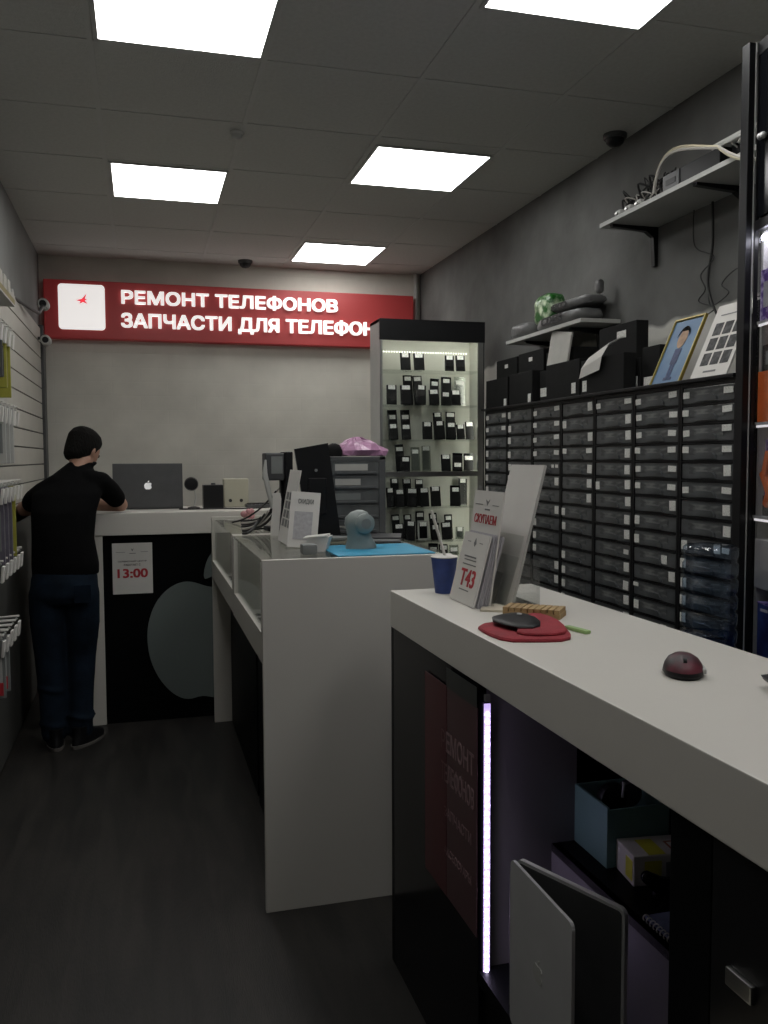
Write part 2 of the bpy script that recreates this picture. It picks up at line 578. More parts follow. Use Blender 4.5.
def bez(p0, p1, p2, p3, n=12):
    p0, p1, p2, p3 = map(Vector, (p0, p1, p2, p3))
    return [tuple(p0 * (1 - t) ** 3 + p1 * 3 * t * (1 - t) ** 2 + p2 * 3 * t * t * (1 - t) + p3 * t ** 3) for t in [i / n for i in range(n + 1)]]
ORD = ['first', 'second', 'third', 'fourth', 'fifth', 'sixth', 'seventh', 'eighth', 'ninth', 'tenth']

# ------------------------------------------------------------------ the room
XL, XR, YB, YF, H = -.667, 2.115, 6.56, -1.7, 2.866
struct('floor', MB().box(XL - .1, XR + .1, YF - .1, YB + .1, -.1, 0), 'floor')
struct('ceiling', MB().box(XL - .1, XR + .1, YF - .1, YB + .1, H, H + .1), 'ceil')
struct('wall_back', MB().box(XL - .1, XR + .1, YB, YB + .1, 0, H), 'brick')
struct('wall_right', MB().box(XR, XR + .1, YF, YB, 0, H), 'plaster')
struct('wall_left', MB().box(XL - .1, XL, YF, YB, 0, H), mat('grey_wall', (.20, .20, .195), .85, noise=.12, nscale=3, bump=.2))
struct('wall_front', MB().box(XL - .1, XR + .1, YF - .1, YF, 2.45, H), 'white_paint')     # lintel over the open shop entrance
# suspended ceiling grid
g = MB()
for k in range(-1, 5):
    x = -.141 + .59 * k
    if XL < x < XR: g.box(x - .010, x + .010, YF, YB, H - .003, H)
for k in range(-12, 4):
    y = 5.032 + .61 * k
    if YF < y < YB: g.box(XL, XR, y - .010, y + .010, H - .0025, H)
struct('trim_1', g, 'tbar')
# dark corner post closing the slatboard and pipe in the far corner
struct('trim_2', MB().box(XL, XL + .035, 6.40, 6.53, 0, 2.36, .004), 'dark_grey')
pipe = thing('wall_pipe', 'slim grey pipe running up the far right corner beside the red sign', 'pipe', (2.09, 6.53, 0))
part('tube', MB().tube([(2.075, 6.535, 0), (2.075, 6.535, H)], .018, 10), 'lgrey', pipe, True, W=True)
part('bracket', MB().box(2.05, 2.10, 6.535, 6.56, 2.45, 2.48, .003), 'lgrey', pipe, W=True)

# ------------------------------------------------------------------ ceiling lights
LBL = {0: 'square ceiling lamp above the end of the aisle, in front of the sign plate', 1: 'square ceiling lamp in the right-hand row, second nearest in view',
       2: 'smallest square ceiling lamp, farthest, just before the red sign', 3: 'large square ceiling lamp cut by the top edge, left of centre',
       4: 'square ceiling lamp cut by the top edge on the right', 5: 'square ceiling lamp over the shop entrance, left row', 6: 'square ceiling lamp over the shop entrance, right row',
       7: 'square ceiling lamp behind the viewer, left row', 8: 'square ceiling lamp behind the viewer, right row'}
proto = None
for i, (x, y) in enumerate([(.159, 4.727), (1.339, 4.187), (1.339, 6.027), (.159, 2.897), (1.339, 2.367), (.159, 1.067), (1.339, .547)]):
    if proto is None:
        proto = thing('ceiling_light', LBL[0], 'ceiling light', (x, y, H), 0, 'square lamps set in the ceiling grid')
        a, b = .272, .286
        fr = MB()
        for q in ((-b, b, -b, -a), (-b, b, a, b), (-b, -a, -a, a), (a, b, -a, a)):
            fr.box(q[0], q[1], q[2], q[3], -.007, 0, .001)
        part('frame', fr, 'tbar', proto)
        part('diffuser', MB().box(-a, a, -a, a, -.006, -.001), 'panel', proto)
    else:
        dup(proto, None, (x, y, H), label=LBL[i])

def sensor(name, label, cat, loc, r, m1, m2):
    t = thing(name, label, cat, loc)
    part('base', MB().lathe([(r, 0), (r, -r * .25), (r * .9, -r * .4)]), m1, t, True)
    part('dome', MB().lathe([(r * .8, -r * .35), (r * .72, -r * .7), (r * .45, -r * .95), (.001, -r * 1.05)]), m2, t, True)
    return t
sensor('smoke_detector', 'small white smoke detector in the middle of the ceiling', 'smoke detector', (.428, 3.915, H), .030, 'tbar', 'lgrey')
sensor('dome_camera', 'small dark dome camera on the ceiling just before the red sign', 'camera', (.745, 6.40, H), .052, 'dark_grey', 'black')
sensor('dome_camera', 'dark dome camera on the ceiling by the grey plaster wall', 'camera', (2.04, 3.52, H), .052, 'dark_grey', 'black')

def bullet(label, wall, tip, r):
    t = thing('bullet_camera', label, 'camera', wall)
    wv, tv = Vector(wall), Vector(tip)
    part('wall_plate', MB().lathe([(r * 1.1, 0), (r * 1.1, .012)], axis='x'), 'lgrey', t, True)
    mid = Vector((tv.x, wv.y * .35 + tv.y * .65, wv.z))
    part('arm', MB().tube([wall, tuple(mid), tip], r * .3, 8), 'dark_grey', t, True, W=True)
    part('housing', MB().lathe([(r * .8, -.05), (r, -.04), (r, .03), (r * .8, .035)], tip, axis='y'), 'lgrey', t, True, W=True)
    part('lens', MB().lathe([(r * .6, -.0515), (r * .6, -.05)], tip, axis='y'), 'black', t, W=True)
bullet('small camera on a dark arm at the left wall beside the sign plate', (XL, 5.15, 2.33), (-.585, 6.0, 2.43), .036)
bullet('small pale camera low on the left wall, just under the red sign', (XL, 6.25, 2.25), (-.60, 6.25, 2.235), .034)

# ------------------------------------------------------------------ illuminated sign
sg = thing('shop_sign', 'long red illuminated sign with white Cyrillic lettering on the back wall', 'sign', (.7, 6.56, 2.28))
part('face', MB().box(-.63, 2.035, 6.47, 6.56, 2.285, 2.685, .006), 'red_face', sg, W=True)
sg_y = 6.47 - 6.56
def rrect(x0, x1, z0, z1, r, n=6):
    p = []
    for cx, cz, a0 in ((x1 - r, z1 - r, 0), (x0 + r, z1 - r, 90), (x0 + r, z0 + r, 180), (x1 - r, z0 + r, 270)):
        for i in range(n + 1):
            a = math.radians(a0 + 90 * i / n)
            p.append((cx + r * math.cos(a), cz + r * math.sin(a)))
    return p
pl = part('light_plate', MB().prism(rrect(-.535, -.228, 2.345, 2.655, .025), 6.455, 6.47), 'glow_white', sg, W=True, label='glowing white rounded plate')
em = MB()
for a, l in ((60, .055), (180, .045), (-35, .042), (230, .034), (20, .034)):
    a = math.radians(a)
    d = Vector((math.cos(a), 0, math.sin(a))); n_ = Vector((-d.z, 0, d.x)) * .011
    c0 = Vector((-.375, 6.453, 2.545))
    em.add([c0 - n_, c0 + n_, c0 + d * l], [(0, 1, 2)])
    em.add([c0 - n_ + Vector((0, .002, 0)), c0 + n_ + Vector((0, .002, 0)), c0 + d * l + Vector((0, .002, 0))], [(0, 1, 2)])
part('mark', em, 'red_lit', pl, W=True)
OFF = Matrix.Translation((-.7, -6.56, -2.28))
text('РЕМОНТ ТЕЛЕФОНОВ', -.118, 1.437, 2.530, 2.634, 6.47, 'glow_white', sg, bold=.035, depth=.02, xf=OFF)
text('ЗАПЧАСТИ ДЛЯ ТЕЛЕФОНОВ', -.123, 1.93, 2.350, 2.476, 6.47, 'glow_white', sg, bold=.035, depth=.02, xf=OFF)

# ------------------------------------------------------------------ back service counter
bc = thing('service_counter', 'white service counter with a black front bearing a pale fruit emblem', 'counter', (0, 4.9, 0))
part('worktop', MB().box(-.535, 1.20, 4.89, 5.48, 1.035, 1.155, .003), 'lam_white', bc, W=True)
part('side_panel', MB().box(-.535, -.215, 4.90, 5.46, 0, 1.035, .002), 'lam_white', bc, W=True)
part('front_panel', MB().box(-.215, 1.19, 4.915, 4.935, 0, 1.035), 'lam_black', bc, W=True)
AP = [(.50, .0), (.56, .012), (.62, .028), (.70, .01), (.78, .05), (.86, .14), (.93, .26), (.955, .33), (.90, .38), (.86, .45), (.845, .53), (.86, .62), (.90, .69), (.955, .74),
      (.90, .82), (.82, .88), (.72, .905), (.63, .885), (.55, .855), (.50, .845), (.44, .86), (.35, .895), (.26, .895), (.15, .84), (.06, .73), (.01, .58), (.005, .44), (.03, .30), (.09, .17), (.17, .07), (.25, .015), (.32, .0), (.40, .02), (.45, .015)]
def smooth_loop(p, it=2):
    for _ in range(it):
        q = []
        for i in range(len(p)):
            a, b = p[i], p[(i + 1) % len(p)]
            q += [(a[0] * .75 + b[0] * .25, a[1] * .75 + b[1] * .25), (a[0] * .25 + b[0] * .75, a[1] * .25 + b[1] * .75)]
        p = q
    return p
LEAF = [(.44, .91), (.445, .99), (.48, 1.08), (.55, 1.16), (.64, 1.20), (.65, 1.12), (.61, 1.02), (.53, .94), (.47, .915)]
def emblem(x0, z0, s, y0, y1, parent, m, hh=.93, ww=.97):
    mb = MB()
    for L in (AP, LEAF):
        p = smooth_loop(L)
        mb.prism([(x0 + a * s * ww, z0 + b * s * hh) for a, b in p], y0, y1)
    return mb
part('fruit_emblem', emblem(.003, .105, .70, 4.905, 4.915, bc, 'emblem', hh=1.055, ww=1.02), 'emblem', bc, W=True, label='pale grey bitten fruit emblem with a leaf')
# opening-hours sheet
nt_ = thing('paper_notice', 'white paper notice with 13:00 in red taped to the black counter front', 'notice', (-.062, 4.915, .71))
part('sheet', MB().box(-.167, .043, 4.911, 4.915, .712, .99), 'paper', nt_, W=True)
O2 = Matrix.Translation((.062, -4.915, -.71))
text('13:00', -.142, .018, .800, .850, 4.911, 'red_ink', nt_, bold=.03, xf=O2)
text('СЕРВИСНЫЙ ЦЕНТР', -.138, .012, .885, .897, 4.911, 'black_ink', nt_, bold=.02, xf=O2)
text('РАБОТАЕТ С', -.107, -.02, .866, .877, 4.911, 'black_ink', nt_, bold=.02, xf=O2)
hd = MB().box(-.148, -.10, 4.909, 4.911, .940, .942).box(-.018, .02, 4.909, 4.911, .940, .942).box(-.078, -.044, 4.909, 4.911, .932, .935)
hd.prism([(-.070, .962), (-.062, .944), (-.054, .962), (-.062, .955)], 4.909, 4.911)
part('letterhead', hd, 'grey_ink', nt_, W=True)

# laptop on it, seen from behind
lp = thing('laptop', 'open dark grey laptop with white fruit mark, back turned, on the far counter', 'laptop', (.03, 5.2, 1.155))
part('base', MB().box(-.195, .195, .0, .25, .002, .016, .004), 'dark_grey', lp)
R_ = Matrix.Rotation(-.06, 4, 'X')
part('lid', MB().box(-.195, .195, -.006, .002, .012, .265, .003).xf(R_), 'dark_grey', lp)
part('mark', emblem(-.022, .115, .046, -.0085, -.006, None, None).xf(R_), 'emblem_white', lp, label='white bitten fruit mark')
fan = thing('desk_fan', 'small round black desk fan on a bent neck beside the grey laptop', 'fan', (.285, 5.18, 1.155))
part('base', MB().lathe([(.035, 0), (.035, .008), (.012, .014)]), 'black', fan, True)
part('neck', MB().tube([(0, 0, .01), (.012, .0, .06), (.008, 0, .10), (-.01, 0, .13)], .004), 'lgrey', fan, True)
hd = MB().lathe([(.010, -.03), (.034, -.028), (.040, -.010), (.040, .010), (.02, .025)], (-.012, 0, .145), axis='y')
part('head', hd, 'black', fan, True)
sp = thing('speaker_box', 'black box with a small knob on top standing by the desk fan', 'box', (.40, 5.2, 1.155))
part('body', MB().box(-.060, .055, -.045, .06, 0, .138, .004), 'black', sp)
part('knob', MB().lathe([(.014, .135), (.013, .148), (.004, .15)]), 'dark_grey', sp, True)
cr = thing('cream_device', 'cream coloured box with two dark sockets behind the black box', 'device', (.535, 5.30, 1.155))
part('body', MB().box(-.068, .080, -.03, .05, 0, .170, .006), 'cream', cr)
for sx in (-.03, .035):
    part('socket', MB().lathe([(.010, -.033), (.010, -.030)], (sx, 0, .04), axis='y', n=14), 'black_ink', cr)
solo('cable', MB().tube(bez((.20, 5.10, 1.16), (.32, 5.02, 1.16), (.42, 5.12, 1.16), (.52, 5.03, 1.16)) + bez((.52, 5.03, 1.16), (.60, 5.0, 1.16), (.68, 5.1, 1.16), (.80, 5.2, 1.16))[1:], .004),
     'cable_black', 'black cable trailing along the far white counter past the laptop', 'cable', (.5, 5.1, 1.156), smooth=True)
for x, y, z, b in ((.70, 5.28, .03, .10), (.86, 5.22, .028, .12)):
    pass
kb = thing('keyboard', 'flat dark keyboard lying on the far counter behind the cables', 'keyboard', (.74, 5.25, 1.155))
part('body', MB().box(-.15, .15, -.06, .06, 0, .018, .004), 'dark_grey', kb)
ks = MB()
for i in range(12):
    for j in range(4):
        ks.box(-.138 + i * .0232, -.118 + i * .0232, -.05 + j * .025, -.03 + j * .025, .018, .024)
part('keys', ks, 'black', kb)

# ------------------------------------------------------------------ glass display counters of the middle row
def middle_counter(name, label, x0, x1, y0, y1, near_panel):
    zt = 1.131
    t = thing(name, label, 'display counter', (x0, y0, 0), 0, 'white glass-fronted counters along the aisle')
    W = dict(W=True)
    part('end_panel', MB().box(x0, x1, y0, y0 + .022, 0 if near_panel else .80, zt, .0015), 'lam_white', t, **W)
    part('end_panel', MB().box(x0, x1, y1 - .022, y1, .80, zt, .0015), 'lam_white', t, **W)
    if not near_panel:
        part('leg', MB().box(x0, x0 + .095, y1 - .022, y1, 0, .80, .0015), 'lam_white', t, **W)
    rail = MB().box(x0, x0 + .03, y0 + .022, y1 - .022, .80, .885, .0015)
    part('lower_rail', rail, 'lam_white', t, **W)
    part('floor_board', MB().box(x0 + .03, x1, y0 + .022, y1 - .022, .80, .82), 'lam_white', t, **W)
    fr = MB().box(x0, x0 + .022, y0 + .022, y1 - .022, .885, .897).box(x0, x0 + .022, y1 - .05, y1 - .022, .885, zt - .01)
    fr.box(x0, x0 + .022, y0 + .022, y0 + .040, .885, zt - .01)
    part('glass_frame', fr, 'lam_white', t, **W)
    part('front_glass', MB().box(x0 + .008, x0 + .013, y0 + .04, y1 - .05, .897, zt - .012), 'glass', t, **W)
    part('top_glass', MB().box(x0 + .002, x1, y0 + .022, y1 - .022, zt - .008, zt), 'glass', t, **W)
    part('rear_panel', MB().box(x1 - .02, x1, y0 + .022, y1 - .022, .82, zt - .01), 'lam_white', t, **W)
    part('recessed_front', MB().box(x0 + .095, x0 + .11, y0 + .022, y1 - .022, 0, .80), 'lam_black', t, **W)
    part('inner_shelf', MB().box(x0 + .12, x1 - .02, y0 + .03, y1 - .03, .97, .976), 'lam_white', t, **W)
    return t
middle_counter('display_counter', 'nearer white display counter with the plain white end panel', .352, .98, 2.695, 3.62, True)
middle_counter('display_counter', 'farther white display counter with glass front beside the black counter front', .355, .98, 3.65, 4.80, False)
# handsets laid out inside
k = 0
for y in (2.95, 3.10, 3.25, 3.40, 3.95, 4.15, 4.35, 4.55):
    t = thing('phone', 'dark phone lying in the %s glass counter, %s from its near end' % ('nearer' if y < 3.6 else 'farther', ORD[k % 4]), 'phone', (.43, y, .82), 0, 'phones inside the glass counters')
    part('body', MB().box(-.035, .035, -.055, .055, 0, .009, .003), 'phone', t)
    part('price_sticker', MB().box(-.015, .015, -.03, -.01, .009, .0098), 'sticker', t)
    k += 1

# things on the middle row (top at 1.131)
Z1 = 1.131
def lean_sheet(name, label, cat, x0, y_far, y_near, z0, h, lean, th, m, group=None):
    """sheet standing along the counter edge, facing the aisle and leaning back"""
    t = thing(name, label, cat, (x0, (y_far + y_near) / 2, z0), -PI / 2, group)
    hw = (y_far - y_near) / 2
    R = Matrix.Rotation(-lean, 4, 'X')
    o = part('sheet', MB().box(-hw, hw, 0, th, 0, h).xf(R), m, t)
    return t, R, hw
t, R, hw = lean_sheet('price_list_stand', 'tall leaning white card with small phone pictures on the glass counter', 'sign stand', .497, 3.33, 3.10, Z1 + .003, .275, .19, .004, 'paper')
pc = MB()
for i in range(3):
    for j in range(4):
        pc.box(-hw + .03 + i * .065, -hw + .075 + i * .065, -.001, 0, .06 + j * .034, .088 + j * .034)
part('pictures', pc.xf(R), 'grey_ink', t)
part('support', MB().add([(-.02, 0, .15), (.02, 0, .15), (.02, .08, -.001), (-.02, .08, -.001), (-.02, .003, .15), (.02, .003, .15), (.02, .083, -.001), (-.02, .083, -.001)],
     [(0, 1, 2, 3), (4, 5, 6, 7), (0, 4, 7, 3), (1, 5, 6, 2)]).xf(Matrix.Translation((0, .03, 0))), 'lgrey', t)
t = thing('notice_stand', 'shorter white printed sheet in a stand turned towards the viewer', 'sign stand', (.535, 3.02, Z1), -.25)
R = Matrix.Rotation(-.16, 4, 'X') @ Matrix.Rotation(.08, 4, 'Y')
part('sheet', MB().box(-.052, .052, 0, .004, .002, .20).xf(R), 'paper', t)
part('print', MB().box(-.035, .03, -.001, 0, .03, .13).xf(R), mat('pale_print', (.40, .39, .40), .7, noise=.12, nscale=90), t, label='pale grey printed block')
text('СКИДКИ', -.025, .03, .155, .175, 0, 'grey_ink', t, xf=R)
part('base', MB().box(-.055, .055, -.01, .06, 0, .004, .001), 'acrylic', t)
t = thing('card_box', 'small white slanted card box in front of the printed sheet', 'box', (.565, 2.93, Z1), -.35)
part('body', MB().prism([(-.04, 0), (.04, 0), (.055, .05), (-.02, .045)], -.03, .05), 'paper', t)
part('lid', MB().box(-.03, .052, -.034, .05, .046, .051).xf(Matrix.Rotation(-.1, 4, 'Y')), 'paper', t)
solo('stapler_block', MB().box(.50, .55, 2.80, 2.86, Z1, Z1 + .034, .008), 'grey', 'small rounded grey block lying near the counter corner', 'block', (.525, 2.83, Z1), smooth=True)
t = thing('round_dish', 'stack of flat round beige dishes beside the grey speaker', 'dish', (.685, 3.16, Z1))
part('lower_dish', MB().lathe([(.050, 0), (.062, .004), (.066, .012), (.060, .012), (.02, .008)]), 'cream', t, True)
part('upper_dish', MB().lathe([(.038, .010), (.050, .016), (.052, .024), (.045, .024), (.02, .018)]), 'grey', t, True)
# monitor seen from the back
t = thing('monitor', 'tilted black monitor with its back turned, left of the grey drawer tower', 'monitor', (.648, 3.33, Z1), -.1)
R = Matrix.Rotation(.11, 4, 'Y')
part('stand_base', MB().lathe([(.07, 0), (.07, .008), (.02, .014)], (.01, .05, 0)), 'black', t, True)
part('stand_neck', MB().box(-.005, .025, .04, .055, .01, .16), 'black', t)
pm = MB().prism([(-.030, .015), (.095, .015), (.048, .375), (-.082, .352)], -.012, .022)
part('screen', pm, 'black', t)
part('rear_bulge', MB().box(-.03, .04, -.02, -.012, .10, .24, .006), 'black', t)
part('logo', MB().lathe([(.006, -.022), (.006, -.020)], (-.0, 0, .27), axis='y', n=12), 'grey', t)
# card terminal on a post
t = thing('payment_terminal', 'dark grey terminal head on a stalk with a grey strap, behind the cards', 'terminal', (.565, 3.80, Z1), .1)
part('base', MB().box(-.05, .05, -.05, .05, 0, .02, .005), 'black', t)
part('stalk', MB().box(.02, .045, .0, .03, .02, .23), 'black', t)
part('head', MB().box(-.055, .03, -.03, .04, .22, .34, .008), 'dark_grey', t)
part('screen', MB().box(-.03, .02, -.032, -.030, .25, .325), 'grey', t)
part('side_cover', MB().box(.03, .065, -.04, .05, .16, .345, .006), 'black', t)
part('strap', MB().tube([(-.055, -.03, .31), (-.06, -.035, .25), (-.045, -.035, .18), (-.03, -.035, .10)], [.004, .012, .012, .006], 8), 'lgrey', t, True)
t = thing('receipt_strip', 'narrow pale receipt curling up beside the leaning price card', 'receipt', (.50, 3.55, Z1))
part('paper_strip', MB().ring_loft([[(a + .0, 0, z), (a + .035, .0, z), (a + .035, .002, z), (a, .002, z)] for a, z in ((0, .0), (.004, .06), (.01, .11), (.012, .15), (.008, .175))]), 'paper', t)
for i, (a, b, c, d, m_, nm) in enumerate([
    ((.42, 4.30, 1.135), (.50, 4.2, 1.15), (.56, 4.0, 1.25), (.57, 3.86, 1.30), 'cable_black', 'black cable looping from the glass top up to the terminal'),
    ((.40, 4.45, 1.135), (.48, 4.1, 1.14), (.56, 4.3, 1.2), (.60, 3.9, 1.32), 'cable_grey', 'pale cable looping across the far display counter'),
    ((.44, 4.00, 1.135), (.52, 3.9, 1.13), (.55, 3.95, 1.2), (.56, 3.76, 1.24), 'cable_grey', 'thick grey cable hanging under the terminal head'),
    ((.46, 3.90, 1.135), (.50, 3.8, 1.14), (.53, 3.75, 1.18), (.54, 3.70, 1.22), 'cable_black', 'short black cable bundled beneath the terminal'),
    ((.44, 3.80, 1.136), (.50, 3.72, 1.15), (.54, 3.66, 1.16), (.60, 3.60, 1.136), 'cable_black', 'black cable curled on the glass at the joint of the counters'),
    ((.70, 3.3, 1.135), (.78, 3.2, 1.16), (.74, 3.1, 1.15), (.80, 3.05, 1.135), 'cable_black', 'short black cable between the monitor and the grey speaker'),
    ((.69, 3.45, 1.137), (.75, 3.4, 1.19), (.77, 3.3, 1.19), (.80, 3.22, 1.136), 'cable_grey', 'pale cable arching at the foot of the drawer tower')]):
    solo('cable', MB().tube(bez(a, b, c, d), .006 if i in (2, 3) else .0042), m_, nm, 'cable', (a[0], a[1], Z1), smooth=True)
bl = MB()
for i in range(9):
    a = i * 2.4
    bl.ball((.52 + .022 * math.cos(a), 4.52 + .022 * math.sin(a), Z1 + .018 + .012 * (i % 3)), .016, 10)
solo('pink_flower', bl, 'pink2', 'small pink rubbery flower lying on the far glass counter', 'ornament', (.52, 4.52, Z1), smooth=True)
for i in range(7):
    a = (.60 - .02 * i, 3.86 - .03 * i, 1.27 - .012 * i)
    d = (.47 - .012 * i, 4.35 - .12 * i, 1.137)
    solo('cable', MB().tube(bez(a, (a[0] - .02, a[1] + .05, 1.17), (d[0] + .03, d[1] - .1, 1.14), d), .0048 if i % 3 else .006), ['cable_black', 'cable_grey', 'cable_black'][i % 3],
         '%s cable in the bundle drooping under the terminal, %s from the right' % (['black', 'pale'][i % 3 == 1], ORD[i]), 'cable', d, smooth=True)
# grey drawer tower
TG = mat('tower_grey', (.085, .088, .09), .4, noise=.15, nscale=12)
TD = mat('tower_drawer', (.10, .105, .105), .3, noise=.35, nscale=12)
t = thing('drawer_tower', 'dark grey plastic tower of see-through drawers on the middle counter', 'drawer unit', (.83, 3.42, Z1))
part('frame', MB().box(-.112, -.098, 0, .22, 0, .322, .002).box(.098, .125, 0, .22, 0, .322, .002).box(-.112, .125, 0, .22, .308, .322, .002)
     .box(-.112, .125, .20, .22, 0, .322).box(-.112, .125, 0, .22, 0, .012), TG, t)
for i in range(5):
    z = .014 + i * .059
    d = part('drawer', MB().box(-.097, .097, .002, .19, z, z + .052, .002), TD, t)
    part('handle', MB().box(-.085, .085, -.008, .002, z + .002, z + .012, .002), TG, d)
    if i > 1:
        part('contents', MB().box(-.085, .02 if i < 4 else .05, .0005, .002, z + .016, z + .042), 'paper_dim' if i > 2 else 'grey', d, label='pale papers showing through')
    part('shelf_edge', MB().box(-.098, .098, 0, .01, z + .053, z + .058), TG, t)
pk = MB().ell([(.88, 3.52, 1.454, .10, .07), (.88, 3.52, 1.475, .105, .075), (.87, 3.52, 1.50, .075, .055), (.865, 3.52, 1.515, .05, .035), (.86, 3.52, 1.528, .015, .012)], 22)
random.seed(3)
for v in pk.v:
    v.x += random.uniform(-.009, .009); v.z += random.uniform(0, .008); v.y += random.uniform(-.008, .008)
solo('plastic_bag', pk, 'pink', 'crumpled pink plastic bag on top of the grey drawer tower', 'bag', (.88, 3.52, 1.453))
hp = MB().ell([(.755, 3.50, 1.454, .035, .04), (.755, 3.50, 1.48, .037, .042), (.757, 3.50, 1.50, .025, .03), (.758, 3.50, 1.508, .008, .008)], 18)
solo('adhesive_tape_roll', hp, 'black_matte', 'dark rounded lump beside the pink bag on the drawer tower', 'roll', (.755, 3.5, 1.453), smooth=True)
# blue work mat and the rest
solo('work_mat', MB().box(.60, .93, 2.72, 3.05, Z1, Z1 + .004, .0015), 'blue_mat', 'bright blue silicone work mat at the corner of the middle counter', 'mat', (.765, 2.885, Z1))
t = thing('folder', 'thin dark folder lying open behind the grey speaker', 'folder', (.86, 3.18, Z1), -.3)
part('cover', MB().box(-.10, .085, -.06, .06, 0, .006, .001), 'dark_grey', t)
part('pages', MB().box(-.09, .08, -.055, .055, .006, .009), 'grey', t)
part('cover', MB().box(-.10, .085, -.002, .12, .012, .015, .001).xf(Matrix.Rotation(.05, 4, 'X')), 'dark_grey', t)
t = thing('desk_speaker', 'rounded grey speaker with a disc face standing on the blue mat', 'speaker', (.728, 2.93, Z1 + .004))
bd = MB().ell([(0, 0, 0, .055, .04), (0, 0, .012, .054, .039), (-.004, 0, .035, .044, .034), (-.010, 0, .060, .040, .036), (-.014, 0, .085, .044, .042), (-.012, 0, .108, .042, .040), (-.006, 0, .125, .030, .030), (-.004, 0, .133, .010, .010)])
part('body', bd, 'scan_grey', t, True, angle=80)
Rf = Matrix.Rotation(.12, 4, 'Z')
part('disc', MB().lathe([(.026, -.052), (.034, -.046), (.034, -.018), (.03, .0)], (0, 0, .088), axis='y', n=26).xf(Rf), 'scan_grey', t, True)
part('disc_centre', MB().lathe([(.018, -.0535), (.018, -.052)], (0, 0, .088), axis='y', n=22).xf(Rf), 'grey', t)

# ------------------------------------------------------------------ lit showcase with phones
sc = thing('display_cabinet', 'tall lit glass showcase full of small dark phones, black header', 'display cabinet', (1.67, 4.9, 0))
W = dict(W=True)
X0, X1, Y0, Y1, ZT = 1.335, 1.985, 4.90, 5.115, 2.25
part('side_panel', MB().box(X0, X0 + .018, Y0, Y1, 0, ZT, .001), 'lgrey', sc, **W)
part('side_panel', MB().box(X1 - .008, X1, Y0, Y1, 0, ZT, .001), 'dark_grey', sc, **W)
part('side_lining', MB().box(X1 - .018, X1 - .008, Y0 + .012, Y1 - .015, .62, 2.22), 'case_in', sc, **W)
part('back_panel', MB().box(X0 + .018, X1 - .018, Y1 - .015, Y1, 0, ZT - .02), 'case_in', sc, **W)
part('header', MB().box(X0, X1, Y0 - .008, Y0 + .012, 2.128, ZT, .001).box(X0, X1, Y0 + .012, Y1, ZT - .02, ZT, .001), 'black', sc, **W)
part('plinth', MB().box(X0 + .018, X1 - .018, Y0, Y1 - .015, 0, .62), 'lgrey', sc, **W)
fr = MB().box(X0, X0 + .012, Y0 - .006, Y0, .62, 2.128).box(X1 - .045, X1 - .012, Y0 - .010, Y0 + .004, .62, 2.128).box(X0 + .012, X1 - .045, Y0 - .010, Y0 + .006, 1.335, 1.365, .001)
part('door_frame', fr, 'metal', sc, **W)
part('lock', MB().lathe([(.010, -.016), (.010, -.010)], (X1 - .03, Y0, 1.27), axis='y', n=14), 'silver', sc, **W)
part('glass_door', MB().box(X0 + .012, X1 - .045, Y0 - .004, Y0 - .001, .62, 2.128), 'glass', sc, **W)
part('led_bar', MB().box(X0 + .03, X1 - .03, Y0 + .014, Y0 + .030, 2.145, 2.155), 'case_led', sc, **W)
part('led_bar', MB().box(X1 - .034, X1 - .022, Y0 + .012, Y0 + .02, .70, 2.11), mat('case_led_side', (.8, .8, .8), .5, emit=(1, 1, .88), estr=9), sc, **W)
beads = MB()
for i in range(36):
    beads.ball((X0 + .03 + i * .0165, Y1 - .02, 2.085), .0038, 6)
part('light_chain', beads, mat('bead_white', (.8, .8, .75), .4, emit=(1, 1, .9), estr=2.5), sc, **W)
SHELF_Z = [1.96, 1.757, 1.552, 1.361, 1.15, 0.948, 0.854]
for i, z in enumerate(SHELF_Z):
    part('shelf', MB().box(X0 + .018, X1 - .02, Y0 + .01, Y1 - .016, z - .006, z), 'glass', sc, **W)
